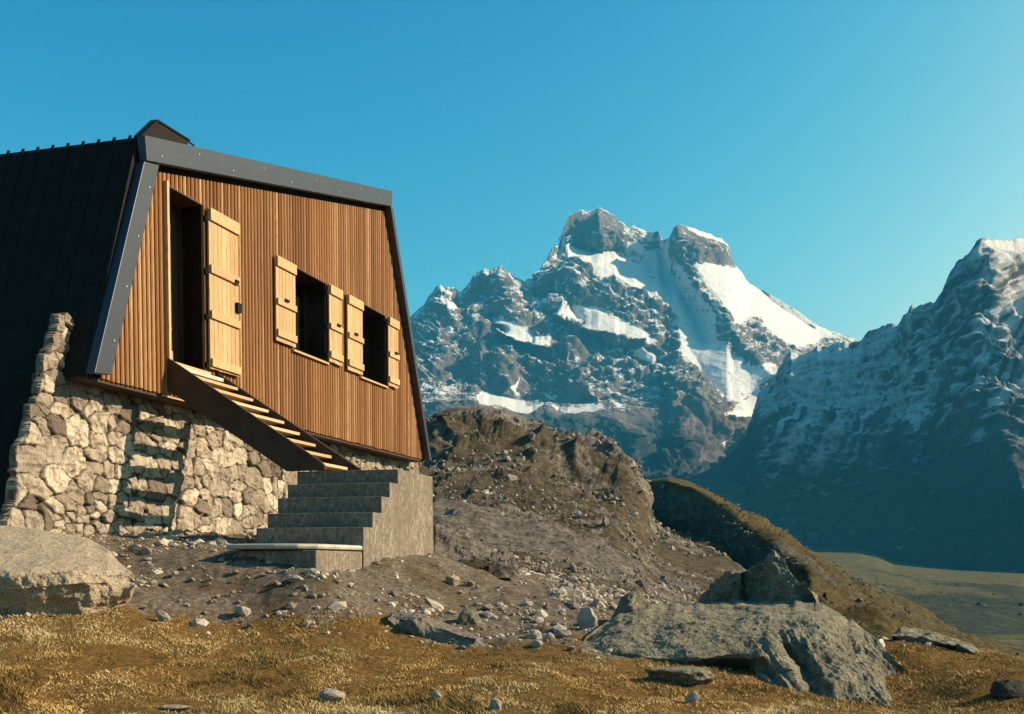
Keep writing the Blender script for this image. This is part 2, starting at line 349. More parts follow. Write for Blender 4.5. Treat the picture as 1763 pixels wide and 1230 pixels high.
# ---- the snowy massif
sky_line = [(200, 560), (420, 600), (560, 570), (640, 590)] + z5([(80, 640), (130, 590), (175, 530), (215, 475), (240, 465), (290, 485), (350, 490), (385, 470), (420, 410), (470, 380), (495, 392), (520, 378), (560, 370), (600, 390), (640, 425), (690, 440), (730, 430), (745, 400), (790, 360), (810, 310), (830, 275), (865, 250), (885, 190), (915, 110), (945, 85), (1000, 68), (1040, 75), (1075, 58), (1130, 75), (1165, 90), (1185, 125), (1220, 150), (1260, 150), (1300, 165), (1350, 195), (1385, 180), (1420, 220), (1450, 210), (1475, 165), (1500, 138)]) \
    + z6([(75, 115), (150, 140), (250, 190), (265, 220), (275, 270), (300, 300), (325, 340), (350, 370), (420, 405), (500, 450), (560, 490), (640, 545), (700, 570), (760, 585), (800, 605)]) + [(1600, 620), (1750, 640)]
SNOW = [z5([(885, 230), (960, 255), (1050, 270), (1110, 285), (1165, 280), (1170, 310), (1230, 330), (1300, 370), (1340, 410), (1430, 450), (1480, 480), (1520, 560), (1540, 610), (1520, 650), (1480, 600), (1420, 550), (1350, 530), (1280, 492), (1180, 455), (1090, 425), (1040, 372), (1000, 340), (960, 340), (930, 320), (900, 285)]),
        z5([(820, 585), (870, 575), (960, 575), (1040, 585), (1100, 600), (1140, 640), (1200, 650), (1260, 680), (1330, 720), (1390, 770), (1330, 760), (1250, 740), (1180, 730), (1120, 700), (1030, 720), (980, 680), (940, 650), (900, 635), (850, 620)]),
        z5([(525, 670), (570, 655), (640, 675), (700, 690), (760, 740), (820, 740), (825, 780), (780, 790), (720, 770), (650, 760), (590, 730), (540, 700)]),
        z5([(420, 1050), (480, 1030), (570, 1055), (640, 1060), (700, 1100), (790, 1105), (740, 1140), (690, 1150), (600, 1125), (500, 1105), (440, 1095)]),
        z5([(570, 1050), (640, 980), (660, 1060)]),
        z5([(830, 1125), (900, 1110), (980, 1110), (1040, 1085), (1100, 1110), (1105, 1125), (1000, 1130), (900, 1150)]),
        z5([(1240, 820), (1300, 805), (1380, 830), (1370, 870), (1300, 850)]), z5([(1140, 1075), (1215, 1110), (1190, 1120), (1150, 1095)]),
        z5([(230, 530), (290, 545), (345, 570), (300, 600), (250, 570)]), z5([(1215, 250), (1290, 245), (1310, 270), (1290, 330), (1240, 320)]),
        z6([(50, 112), (75, 115), (150, 140), (250, 190), (255, 200), (170, 172), (110, 150)]),
        z6([(115, 285), (300, 300), (340, 360), (420, 405), (560, 490), (700, 575), (640, 620), (560, 640), (480, 610), (420, 570), (390, 500), (330, 520), (280, 540), (240, 470), (200, 420), (150, 350)]),
        z5([(1330, 300), (1440, 215), (1480, 330), (1520, 380), (1600, 480), (1690, 600), (1700, 800), (1753, 900), (1760, 1040), (1700, 1060), (1600, 900), (1540, 760), (1545, 600), (1480, 470), (1400, 430), (1300, 370)]),
        z6([(20, 400), (60, 470), (200, 560), (280, 650), (380, 720), (470, 700), (430, 780), (300, 870), (210, 850), (140, 780), (60, 660)]),
        [(1236, 722), (1268, 700), (1305, 672), (1320, 700), (1312, 728), (1280, 722)], z6([(210, 1050), (270, 1020), (260, 1035), (215, 1065)]), z6([(340, 990), (420, 935), (400, 960), (350, 1000)])]
PALE_LIT = z6([(10, 870), (120, 895), (250, 925), (420, 935), (340, 1000), (220, 1110), (170, 1150), (80, 1170), (90, 1050), (30, 940)])  # sunlit slabs, kept clear of the painted shade
def strata(P, sc, ax=0.62):
    """coordinates stretched along beds dipping to the right"""
    X, Y, Z = P[..., 0], P[..., 1], P[..., 2]; c, s = math.cos(ax), math.sin(ax)
    a = X * c - Z * s; b = X * s + Z * c
    return np.stack([a / (sc * 3.2), b / sc, Y / (sc * 2)], -1)
def blur(a, n):
    for _ in range(n):
        p = np.pad(a, 1, mode='edge'); a = (p[:-2, 1:-1] + p[2:, 1:-1] + p[1:-1, :-2] + p[1:-1, 2:] + 2 * a) / 6
    return a
def massif_disp(P, PX, PY):
    w = sstep(1290, 1180, PX); sm = 1 - 0.93 * np.clip(blur(massif_snow(P, PX, PY), 60) * 2.0, 0, 1) 
    d = ridged(strata(P, 120), 6, 3, 0.55) * 52 * w + ridged(P / np.array([230., 400., 420.]), 6, 9, 0.55) * 34 + ridged(strata(P, 34), 4, 19, 0.55) * 17 + ridged(P / np.array([26., 34., 30.]), 3, 20) * 8
    d = d * (0.25 + 0.75 * np.clip(sstep(688, 640, PY) + sstep(722, 770, PY), 0, 1) * (PX < 1150) + 0.75 * (PX >= 1150))
    return d * sm
def massif_snow(P, PX, PY):
    wx = fbm(np.stack([PX / 14, PY / 14, 0 * PX], -1), 3, 41) * 7; wy = fbm(np.stack([PX / 14, PY / 14, 0 * PX + 9], -1), 3, 47) * 7
    r = np.zeros(PX.shape)
    for i_, p in enumerate(SNOW): r = np.maximum(r, inpoly(PX + wx, PY + wy, p) * {11: 0.66, 12: 0.72, 13: 0.50, 14: 0.7}.get(i_, 1.0))
    return r
def massif_snow_attr(P, PX, PY):
    s = massif_snow(P, PX, PY)
    hi = sstep(700, 470, PY) * 0.16 + 0.25 * sstep(740, 690, PY) + 0.06 * sstep(830, 720, PX) + 0.06 * sstep(900, 950, PX) * sstep(720, 480, PY)
    hi = hi * (1 - sstep(700, 740, PY)) 
    hi = hi + fbm(strata(P, 16), 4, 44) * 0.22 * sstep(720, 640, PY)
    # the dark rock bands keep less snow
    for p in (z5([(1475, 170), (1500, 140), (1753, 250), (1753, 360), (1590, 360), (1540, 330)]), z5([(900, 130), (1075, 60), (1180, 100), (1210, 160), (1170, 270), (1050, 260), (960, 240), (880, 200)])):
        hi = np.where(inpoly(PX, PY, p), hi * 0.55, hi)
    return np.maximum(s * 1.15, hi)
jag_m = lambda px: fbm(np.stack([px / 9, 0 * px, 0 * px], -1), 4, 5) * 5 * sstep(1300, 1240, px) + fbm(np.stack([px / 5, 0 * px, 0 * px], -1), 3, 6) * 2
massif_lines = [
    [(640, 690, 2850), (735, 692, 2850), (820, 692, 2850), (880, 712, 2850), (950, 716, 2850), (1040, 708, 2860), (1110, 705, 2900), (1200, 706, 3000), (1280, 705, 3150)],
    [(640, 660, 3250), (735, 668, 3250), (820, 672, 3300), (880, 686, 3320), (950, 697, 3280), (1040, 688, 3200), (1110, 690, 3150)],
    [(970, 432, 4120), (990, 445, 4080), (1018, 453, 4050), (1064, 480, 4000), (1119, 512, 3960), (1168, 545, 3880), (1187, 595, 3730), (1215, 650, 3510), (1245, 690, 3300)],
    [(1128, 425, 4360), (1165, 490, 4110), (1195, 550, 3930), (1210, 590, 3800)],
    [(1166, 390, 4150), (1172, 440, 4090), (1200, 490, 3940), (1240, 545, 3790), (1290, 610, 3620), (1335, 655, 3480)],
    [(1258, 425, 4420), (1275, 465, 4500), (1330, 520, 4550), (1400, 565, 4600)],
    [(966, 415, 4240), (1000, 428, 4290), (1060, 432, 4320), (1095, 440, 4360)],
    [(1030, 370, 4240), (1035, 410, 4160), (1030, 428, 4180)],
    [(955, 425, 4080), (930, 470, 3960), (975, 520, 3850), (1000, 560, 3800), (1010, 620, 3560), (1060, 660, 3280)],
    [(900, 500, 3960), (950, 545, 3950), (1040, 600, 3780), (1130, 640, 3560)],
    [(860, 470, 3900), (880, 530, 3780), (930, 580, 3640), (990, 650, 3330), (1030, 690, 3120)],
    [(815, 505, 3960), (850, 560, 3860), (920, 620, 3600), (950, 670, 3330)],
    [(765, 500, 3820), (780, 560, 3640), (840, 620, 3480), (880, 670, 3260)],
    [z5([(850, 622)])[0] + (3680,), z5([(980, 690)])[0] + (3670,), z5([(1120, 714)])[0] + (3660,), z5([(1250, 750)])[0] + (3630,), z5([(1330, 770)])[0] + (3600,)],
    [z5([(820, 583)])[0] + (3770,), z5([(960, 572)])[0] + (3820,), z5([(1100, 597)])[0] + (3840,), z5([(1260, 675)])[0] + (3780,)],
    [z5([(540, 702)])[0] + (3560,), z5([(650, 765)])[0] + (3550,), z5([(820, 788)])[0] + (3560,)], [z5([(525, 668)])[0] + (3640,), z5([(640, 672)])[0] + (3680,), z5([(770, 738)])[0] + (3680,)],
    [(940, 745, 2720), (960, 800, 2560)], [(1060, 730, 2740), (1085, 760, 2640), (1095, 800, 2570)], [(1100, 735, 2860), (1130, 790, 2760)],
    [(1150, 730, 2860), (1175, 780, 2720), (1180, 815, 2640)], [(1260, 740, 3050), (1240, 800, 2950)],
]
mt, _ = relief('mountain', 200, 1750, 900, 330, sky_line, [(200, 850), (1750, 850)],
            [(200, 3900), (735, 3900), (850, 3980), (960, 4180), (1030, 4330), (1110, 4420), (1160, 4230), (1200, 4300), (1260, 4460), (1330, 4550), (1450, 4650), (1750, 4800)],
            [(200, 2500), (950, 2450), (1200, 2550), (1750, 2900)], massif_lines, massif_disp,
            m_mountain('massif_rock', (0.145, 0.122, 0.110), 0.004, 0.75), {'snow': massif_snow_attr, 'veg_shade': lambda P, X, Y: sstep(712, 735, Y) * 0.75 * (1 - inpoly(X + 8 * fbm(P / 60, 3, 39), Y, PALE_LIT)) * (1 - inpoly(X, Y, [(1050, 712), (1075, 715), (1098, 760), (1088, 760), (1065, 735)]))}, jag_m,  # shade painted dark over the cliff foot, sparing the lit rib and slabs
            [(150, -120), (700, -700), (1800, -1500)], nrm=2)
tag(mt, kind='structure')

# ---- the shaded mountain on the right
ridge_r = [(1080, 842), (1185, 824), (1225, 806), (1258, 780), (1284, 748), (1296, 712), (1306, 676)] + z6([ (440, 770), (470, 720), (490, 690), (520, 655), (545, 665), (580, 655), (630, 630), (680, 630), (720, 605), (780, 620), (825, 605), (850, 570), (900, 555), (940, 530), (975, 535), (1005, 510), (1030, 460), (1090, 455), (1130, 440), (1160, 400), (1180, 350), (1200, 310), (1240, 260), (1270, 245), (1300, 195), (1320, 170), (1370, 178), (1430, 175), (1508, 175)]) + [(1850, 425), (1960, 380), (2100, 460), (2300, 430), (2600, 520)]
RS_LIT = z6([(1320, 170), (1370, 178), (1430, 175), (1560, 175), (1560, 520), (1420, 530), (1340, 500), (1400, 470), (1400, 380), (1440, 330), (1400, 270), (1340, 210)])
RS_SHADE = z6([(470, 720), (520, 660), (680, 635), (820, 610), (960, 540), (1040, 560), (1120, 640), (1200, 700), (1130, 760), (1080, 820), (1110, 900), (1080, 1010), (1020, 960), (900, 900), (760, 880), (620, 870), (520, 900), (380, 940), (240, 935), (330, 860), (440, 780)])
def right_disp(P, PX, PY):
    h = sstep(900, 620, PY)
    q = P @ np.array([[0.8, 0.6, 0], [-0.6, 0.8, 0], [0, 0, 1.]]).T
    g = np.stack([(P[..., 0] + 0.35 * P[..., 1]) / 85, P[..., 2] / 340, P[..., 1] / 700], -1)
    return (ridged(g, 6, 23, 0.55) * 34 + ridged(P / 55., 5, 27, 0.55) * 9 + ridged(P / 20., 3, 28) * 3.5) * (0.08 + 0.92 * h)
def right_snow(P, PX, PY):
    wx = fbm(np.stack([PX / 16, PY / 16, 0 * PX], -1), 4, 51) * 16; wy = fbm(np.stack([PX / 16, PY / 16, 0 * PX + 9], -1), 4, 57) * 16
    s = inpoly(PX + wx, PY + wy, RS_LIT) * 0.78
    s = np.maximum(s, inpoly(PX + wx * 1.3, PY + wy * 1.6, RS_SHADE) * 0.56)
    # streaks of snow running down the gullies
    a = (PX * 0.82 + PY * 0.57); st = fbm(np.stack([a / 9, (PY - PX) / 160, 0 * PX], -1), 4, 61)
    s = np.maximum(s, np.clip(0.42 + st * 0.7, 0, 0.66) * (0.10 + 0.90 * sstep(870, 690, PY + (PX - 1400) * 0.1)) * sstep(1240, 1350, PX))
    return np.maximum(s, 0.30 * sstep(700, 480, PY))
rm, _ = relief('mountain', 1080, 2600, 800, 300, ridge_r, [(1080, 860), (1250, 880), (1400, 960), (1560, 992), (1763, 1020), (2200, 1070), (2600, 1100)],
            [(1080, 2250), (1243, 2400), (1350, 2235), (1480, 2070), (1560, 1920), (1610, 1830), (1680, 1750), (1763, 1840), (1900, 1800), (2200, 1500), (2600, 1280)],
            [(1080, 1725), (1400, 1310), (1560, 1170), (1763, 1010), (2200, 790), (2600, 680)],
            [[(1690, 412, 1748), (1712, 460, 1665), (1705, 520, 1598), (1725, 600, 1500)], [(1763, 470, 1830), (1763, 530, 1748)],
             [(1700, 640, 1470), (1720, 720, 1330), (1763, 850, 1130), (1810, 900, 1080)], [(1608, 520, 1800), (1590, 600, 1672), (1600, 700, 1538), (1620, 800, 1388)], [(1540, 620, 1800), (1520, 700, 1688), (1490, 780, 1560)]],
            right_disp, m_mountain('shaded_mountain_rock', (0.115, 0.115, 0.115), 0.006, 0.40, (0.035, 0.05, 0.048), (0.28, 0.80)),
            {'snow': right_snow, 'veg_shade': lambda P, X, Y: sstep(700, 860, Y + (X - 1500) * -0.1) * 0.75},
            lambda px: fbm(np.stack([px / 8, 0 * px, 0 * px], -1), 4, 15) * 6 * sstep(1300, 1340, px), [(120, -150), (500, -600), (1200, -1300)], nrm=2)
tag(rm, kind='structure')

# ---- valley floor
vf, _ = relief('valley_floor', 1150, 2700, 500, 120, [(1150, 940), (1400, 942), (1480, 944), (1510, 950), (1540, 962), (1640, 975), (1763, 985), (2200, 1030), (2700, 1060)], [(1150, 1180), (1763, 1180), (2700, 1230)],
            [(1150, 1430), (1560, 1270), (1763, 1090), (2700, 760)], [(1150, 380), (1763, 330), (2700, 260)],
            [[(1400, 985, 800), (1560, 1003, 780), (1700, 1010, 740), (1763, 1003, 800)], [(1400, 990, 700), (1560, 1012, 660), (1763, 1040, 600)]],
            lambda P, X, Y: fbm(P / 90, 5, 71) * 12, m_hill('valley_meadow', (0.16, 0.13, 0.055), (0.055, 0.058, 0.036), 0.012, 0.02),
            {'rock': lambda P, X, Y: 0.10 + 0.5 * sstep(1000, 1018, Y + 10 * fbm(P / 120, 3, 73)) + 0.7 * np.clip(fbm(P * np.array([1, 1.0, 0]) / np.array([60, 140, 1.]), 4, 74) * 1.6, -0.5, 1)}, None, [(200, -60), (1500, -200)])
tag(vf, kind='structure')

# ---- green knoll further off, with a shaded flank
def knoll_disp(P, X, Y): return (0.12 + 0.88 * sstep(55, 110, P[..., 1])) * (ridged(strata(P, 12, 0.5), 5, 81) * 2.4 * sstep(825, 880, Y) + ridged(P / 20, 5, 83) * 1.8 * sstep(822, 870, Y) + ridged(P / 6, 4, 85) * 0.6 + fbm(P / 2.0, 4, 84) * 0.4)
kn, _ = relief('hill', 1040, 2300, 640, 240, [(1040, 905), (1085, 870), (1098, 842), (1120, 826), (1150, 821), (1185, 828), (1240, 855), (1300, 890), (1380, 940), (1420, 962), (1480, 998), (1560, 1040), (1640, 1082), (1700, 1108), (1763, 1135), (2300, 1330)],
            [(1040, 1080), (1300, 1120), (1763, 1220), (2300, 1420)],
            [(1040, 230), (1110, 255), (1160, 262), (1300, 285), (1560, 300), (1763, 280), (2300, 200)], [(1040, 60), (1300, 55), (1763, 45), (2300, 40)],
            [[(1100, 852, 268), (1112, 885, 258), (1170, 920, 240), (1240, 950, 215), (1290, 990, 185)],
             [(1146, 828, 243), (1197, 844, 226), (1248, 878, 207), (1305, 922, 185), (1362, 970, 160), (1422, 1028, 135)],
             [(1400, 975, 235), (1500, 1040, 180)]],
            knoll_disp, m_hill('knoll_turf', (0.125, 0.09, 0.034), (0.10, 0.092, 0.072), 0.06, 0.0),
            {'rock': lambda P, X, Y: 0.1 + 0.55 * inpoly(X, Y, [(1095, 840), (1150, 838), (1230, 870), (1300, 930), (1340, 985), (1230, 950), (1120, 900)]) + 0.6 * np.clip(fbm(strata(P, 10, 0.55), 4, 88) * 2.4, 0, 1) * sstep(835, 880, Y)},
            None, [(12, -4), (60, -40), (200, -120)], nrm=2)
tag(kn, kind='structure')

# ---- stony knoll behind the hut
HROCK = [(735, 745), (800, 745), (860, 770), (850, 815), (790, 812), (738, 790)]
def hill_disp(P, X, Y):
    n = sstep(14, 40, P[..., 1]) * (1 - 0.8 * sstep(1050, 1120, X))
    return (ridged(strata(P, 8, 0.45), 5, 91) * 0.8 + sstep(-0.05, 0.3, fbm(P / 20., 3, 99)) * (ridged(strata(P, 4.5, 0.5), 5, 98, 0.55) + 0.6) * 2.2 + ridged(P / 9., 5, 92) * 0.7 + ridged(P / 3.2, 5, 94) * 0.45 + fbm(P / 1.1, 4, 93) * 0.25) * n * (0.35 + 0.65 * sstep(10, 80, P[..., 1])) + (ridged(P / 1.6, 4, 95) * 0.12 + fbm(P / 0.4, 4, 96) * 0.06)
hl, _ = relief('hill', -900, 1480, 1000, 340, [(-900, 560), (-200, 640), (300, 700), (560, 760), (735, 722), (760, 708), (790, 700), (830, 698), (870, 705), (930, 728), (1000, 762), (1060, 795), (1098, 826), (1106, 866), (1130, 905), (1180, 932), (1240, 954), (1300, 988), (1345, 1022), (1400, 1070), (1480, 1140)],
            [(-900, 930), (500, 960), (700, 978), (800, 1000), (1000, 1035), (1200, 1080), (1480, 1160)],
            [(-900, 120), (300, 140), (735, 150), (830, 155), (1000, 150), (1105, 140), (1150, 110), (1300, 75), (1480, 50)],
            [(-900, 24), (500, 20), (760, 15.5), (900, 15), (1050, 15), (1250, 17), (1480, 22)],
            [[(735, 775, 98), (790, 770, 94), (850, 790, 90)], [(735, 820, 78), (800, 825, 76), (900, 830, 78)], [(860, 760, 118), (930, 760, 120), (1000, 800, 112)],
             [(740, 880, 42), (900, 900, 40), (1050, 930, 42)], [(1000, 860, 88), (1080, 890, 80)], [(760, 940, 20), (900, 955, 21), (1100, 985, 26)]],
            hill_disp, m_hill('stony_slope', (0.118, 0.092, 0.056), (0.185, 0.158, 0.128), 0.16, 0.06),
            {'rock': lambda P, X, Y: 0.36 + 0.5 * np.clip(fbm(P / 13, 4, 97) * 2, -1, 1) + 0.4 * sstep(-0.05, 0.3, fbm(P / 20., 3, 99))},
            lambda px: fbm(np.stack([px / 10, 0 * px, 0 * px], -1), 4, 25) * 3, [(4, -1), (15, -12), (60, -60)], nrm=2)
tag(hl, kind='structure')

# ------------------------------------------------------------------ near ground
GP = [(-400, 1230, 6.3), (0, 1230, 6.5), (440, 1230, 6.8), (881, 1230, 7), (1320, 1230, 7), (1763, 1230, 7), (2200, 1240, 7),
      (0, 1050, 9.2), (230, 1042, 9.6), (420, 1050, 10), (640, 1055, 10.3), (880, 1110, 9.6), (-300, 1050, 9.2), (-300, 940, 12),
      (180, 934, 12.4), (300, 935, 12.6), (450, 940, 12.4), (60, 925, 12), (0, 905, 12), (620, 992, 11.5), (585, 1000, 10.8), (745, 967, 12.8), (760, 958, 14), (545, 992, 10.4), (500, 968, 10.8), (430, 950, 11.3),
      (1000, 1112, 9.5), (1300, 1190, 8), (1590, 1216, 8.3), (1650, 1190, 8.4), (1763, 1165, 8.5), (1560, 1115, 9.8), (1700, 1140, 9.4), (1000, 1040, 12), (850, 1000, 13), (1200, 1110, 11), (1450, 1110, 11),
      (800, 968, 16), (900, 985, 16), (1050, 1015, 16), (1200, 1060, 17), (1450, 1140, 16), (1763, 1190, 15), (2200, 1230, 14), (2200, 1190, 9),
      (300, 930, 16), (300, 900, 24), (-500, 880, 24), (800, 985, 24), (1200, 1060, 24), (1763, 1150, 24)]
gp = np.array(GP, float); GX = at(gp[:, 0], gp[:, 1], gp[:, 2])
GX = np.vstack([GX, [[-6, 0, -1.1], [0, 0, -1.15], [6, 0, -1.25], [0, 3.5, -1.1], [-4, 3.5, -1.05], [5, 3.5, -1.15]]])
def _tps(r2): return 0.5 * r2 * np.log(r2 + 1e-9)
_A = GX[:, None, :2] - GX[None, :, :2]; _K = _tps((_A ** 2).sum(-1)) + np.eye(len(GX)) * 0.02
_Pm = np.hstack([np.ones((len(GX), 1)), GX[:, :2]]); _M = np.block([[_K, _Pm], [_Pm.T, np.zeros((3, 3))]])
_w = np.linalg.solve(_M, np.concatenate([GX[:, 2], np.zeros(3)]))
def gz0(X, Y):
    X = np.asarray(X, float); Y = np.asarray(Y, float); o = _w[-3] + _w[-2] * X + _w[-1] * Y
    for k in range(len(GX)): o = o + _w[k] * _tps((X - GX[k, 0]) ** 2 + (Y - GX[k, 1]) ** 2)
    return o
def gz(X, Y):
    X = np.asarray(X, float); Y = np.asarray(Y, float); p = np.stack([X, Y, 0 * X], -1)
    return gz0(X, Y) + fbm(p / 1.3, 4, 101) * 0.07 + fbm(p / 0.28, 4, 105) * 0.03 + (ridged(p / 0.55, 4, 106) * 0.035 + fbm(p / 0.09, 3, 107) * 0.014) * (1 - grass_amount(X, Y) * 0.8)
def ground_hit(px, py):
    """where the view ray through a photo pixel meets the ground"""
    r = rays(px, py); t = np.linspace(4, 24, 800); Q = r[None] * t[:, None]
    d = Q[:, 2] - gz0(Q[:, 0], Q[:, 1]); k = np.nonzero(d < 0)[0]
    k = k[0] if len(k) else 400
    return Q[k]
def grass_amount(X, Y):
    P = np.stack([X, Y, gz0(X, Y)], -1); px, py = to_px(P)
    edge = np.interp(px, [-400, 0, 230, 420, 640, 700, 880, 1000, 1060, 1200, 1590, 1640, 2200], [1050, 1050, 1035, 1052, 1062, 1085, 1112, 1118, 1140, 1190, 1090, 1080, 1100])
    n = fbm(np.stack([X / 0.9, Y / 0.9, 0 * X], -1), 4, 111)
    return sstep(-40, 45, py - edge + n * 75) * (Y < 13)
gx = np.linspace(-1, 1, 820); gy = np.geomspace(2.2, 26, 520)
GYY, GXX = np.meshgrid(gy, gx, indexing='ij'); GXX = GXX * (2.5 + GYY * 0.85)
GZ = gz(GXX, GYY)
idx = np.arange(GXX.size).reshape(GXX.shape); gf = np.stack([idx[:-1, :-1], idx[:-1, 1:], idx[1:, 1:], idx[1:, :-1]], -1).reshape(-1, 4)
ga = grass_amount(GXX, GYY)
g = mesh('ground', np.stack([GXX, GYY, GZ], -1), gf, m_ground(), True, {'grass': ga}); tag(g, kind='structure')
# the wide ground under everything, out to the horizon and behind the camera
wz = np.linspace(-1, 1, 60); WX, WY = np.meshgrid(np.sign(wz) * np.abs(wz) ** 3 * 5200, np.sign(wz) * np.abs(wz) ** 3 * 5200)
rr = np.hypot(WX, WY); WZ = -3.6 - 3.0 * sstep(30, 70, rr) - 200 * sstep(60, 900, rr) + fbm(np.stack([WX / 200, WY / 200, 0 * WX], -1), 3, 121) * 8 * sstep(30, 300, rr)
idx = np.arange(WX.size).reshape(WX.shape); wf = np.stack([idx[:-1, :-1], idx[:-1, 1:], idx[1:, 1:], idx[1:, :-1]], -1).reshape(-1, 4)
tag(mesh('terrain', np.stack([WX, WY, WZ], -1), wf, bpy.data.materials['valley_meadow'], True, {'rock': np.full(WX.size, 0.3)}), kind='structure')

# ------------------------------------------------------------------ the hut: x = out from the facade, y = along it (away from the camera), z = up
P0 = at(290, 621, 13.5)
hut = tag(empty('mountain_hut', (P0[0], P0[1], 0), -TH), 'timber clad mountain hut with slanting sides, open shutters and rough stone base', 'hut')
M_CLAD = m_cladding(); M_SHUT = m_wood('pale_pine', (0.40, 0.235, 0.108), (0.58, 0.375, 0.19), 0.7); M_DARKW = m_wood('dark_timber', (0.045, 0.028, 0.018), (0.075, 0.046, 0.028), 0.5)
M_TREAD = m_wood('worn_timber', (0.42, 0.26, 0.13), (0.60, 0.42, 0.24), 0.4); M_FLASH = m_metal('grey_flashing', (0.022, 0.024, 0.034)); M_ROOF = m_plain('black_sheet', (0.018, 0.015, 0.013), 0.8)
M_BLACK = m_plain('dark_recess', (0.015, 0.012, 0.010)); M_IRON = m_plain('black_iron', (0.012, 0.011, 0.010), 0.5); M_STONE = m_masonry(); M_CONC = m_concrete()
M_ZINC = m_plain('zinc', (0.45, 0.43, 0.40), 0.4)
M_ORANGE = m_wood('orange_panel', (0.55, 0.22, 0.075), (0.62, 0.26, 0.09), 0.15)
M_GLASS = m_plain('dark_glass', (0.01, 0.012, 0.014), 0.15)
L0, L1 = (-0.56, 4.81), (-1.52, 2.03)        # left edge of the gable: (y, z) top, bottom
R0, R1 = (6.58, 6.44), (8.50, 2.01)
def yl(z): return L0[0] + (L1[0] - L0[0]) * (L0[1] - z) / (L0[1] - L1[1])
def yr(z): return R0[0] + (R1[0] - R0[0]) * (R0[1] - z) / (R0[1] - R1[1])
def zt(y): return L0[1] + (R0[1] - L0[1]) * (y - L0[0]) / (R0[0] - L0[0])
OPEN = [(0.0, 0.80, 2.43, 4.46), (3.16, 4.23, 3.15, 4.32), (5.52, 6.57, 3.14, 4.32)]
rnd = random.Random(7)
# cladding boards
mb = MB(); p = 0.0855; y = -1.6
while y < 8.75:
    w = p - 0.019; a, b = y, y + w; mid = (a + b) / 2
    lo = 2.02 + rnd.uniform(-0.006, 0.006)
    
    # sloping sides cut the tops
    def side(yy):
        if yy < -0.4: return min(zt(yy), L1[1] + (yy - (L1[0] + 0.24)) * (L0[1] - L1[1]) / (L0[0] - L1[0]))
        if yy > 6.1: return min(zt(yy) - 0.2, R1[1] + ((R1[0] - 0.10) - yy) * (R0[1] - R1[1]) / (R1[0] - R0[0]))
        return zt(yy) - 0.2
    ta, tb = min(side(a), zt(a) - 0.34), min(side(b), zt(b) - 0.34)  # tops stop short: the black backing draws the shadow band under the fascia
    if max(ta, tb) > lo + 0.03:
        ta, tb = max(ta, lo), max(tb, lo)
        cuts = [(z0, z1) for (y0, y1, z0, z1) in OPEN if mid > y0 - 0.02 and mid < y1 + 0.02]
        segs = [(lo, None)] if not cuts else [(lo, cuts[0][0] - 0.01), (cuts[0][1] + 0.01, None)]
        tone = min(1, max(0, 0.45 + rnd.gauss(0, 0.31) + 0.15 * (mid < 0)))
        for s0, s1 in segs:
            prof = [(a, -0.028), (a + w * 0.08, -0.006), (a + w * 0.28, 0.006), (a + w * 0.72, 0.006), (b - w * 0.08, -0.006), (b, -0.028)]
            vs = []
            for (yy, xx) in prof: vs.append((xx, yy, s0))
            for (yy, xx) in prof: vs.append((xx, yy, (ta + (tb - ta) * (yy - a) / w) if s1 is None else s1))
            n = len(prof); mb.add(vs, [(i, i + 1, n + i + 1, n + i) for i in range(n - 1)] + [tuple(range(n))[::-1], tuple(range(n, 2 * n))], tone)
    y += p
mb.build('cladding', M_CLAD, hut)
# the frame behind the boards, left open where the door and windows are
mb = MB(); ys = sorted({L1[0] + 0.03, R1[0] - 0.03, *[v for o in OPEN for v in o[:2]]})
def fpoly(ya, yb, z0, z1=None):
    """strip of the gable between ya and yb from z0 up to z1 or to the sloping edge"""
    q = [(ya, z0), (yb, z0)]; top = []
    for k in np.linspace(yb, ya, 14):
        zz = min(zt(k) - 0.05, L1[1] + (k - L1[0] - 0.02) * (L0[1] - L1[1]) / (L0[0] - L1[0]) if k < L0[0] + 0.03 else 99, R1[1] + (R1[0] - 0.02 - k) * (R0[1] - R1[1]) / (R1[0] - R0[0]) if k > R0[0] - 0.03 else 99)
        top.append((k, max(z0 + 0.001, zz if z1 is None else min(z1, zz))))
    return q + top
for ya, yb in zip(ys, ys[1:]):
    m_ = (ya + yb) / 2; o = [o for o in OPEN if o[0] < m_ < o[1]]
    if o:
        mb.prism(fpoly(ya, yb, 2.04, o[0][2] - 0.02), -0.30, -0.024); mb.prism(fpoly(ya, yb, o[0][3] + 0.02), -0.30, -0.024)
    else: mb.prism(fpoly(ya, yb, 2.04), -0.30, -0.024)
mb.build('wall_frame', M_BLACK, hut)
# fascia, edge boards, roof and sloping side sheets
dirf = np.array([R0[0] - L0[0], R0[1] - L0[1]]); dirf /= np.hypot(*dirf)
mb = MB(); mb.prism([(L0[0] - 0.03, L0[1]), (L0[0], L0[1] - 0.27), (R0[0] + 0.02, R0[1] - 0.26), (R0[0] + 0.05, R0[1] + 0.01)], 0.02, 0.13)
fa = mb.build('fascia', M_FLASH, hut, 0.006)
mb = MB(); mb.prism([(-0.59, 4.525), (-0.30, 4.58), (-1.25, 2.055), (-1.535, 2.03)], 0.0, 0.115); eb = mb.build('edge_board', M_FLASH, hut, 0.006)
mb = MB(); mb.prism([(6.555, 6.17), (6.675, 6.17), (8.53, 2.00), (8.41, 2.00)], 0.0, 0.125); mb.build('edge_board', M_FLASH, hut, 0.006)
mb = MB()
for k in range(9):
    t = (k + 0.35) / 9; yy = L0[0] + (R0[0] - L0[0]) * t; zz = L0[1] + (R0[1] - L0[1]) * t - (0.08 if k % 2 else 0.19)
    mb = MB(); mb.box(0.128, 0.138, yy - 0.009, yy + 0.009, zz - 0.009, zz + 0.009); mb.build('bolt', M_ZINC, fa)
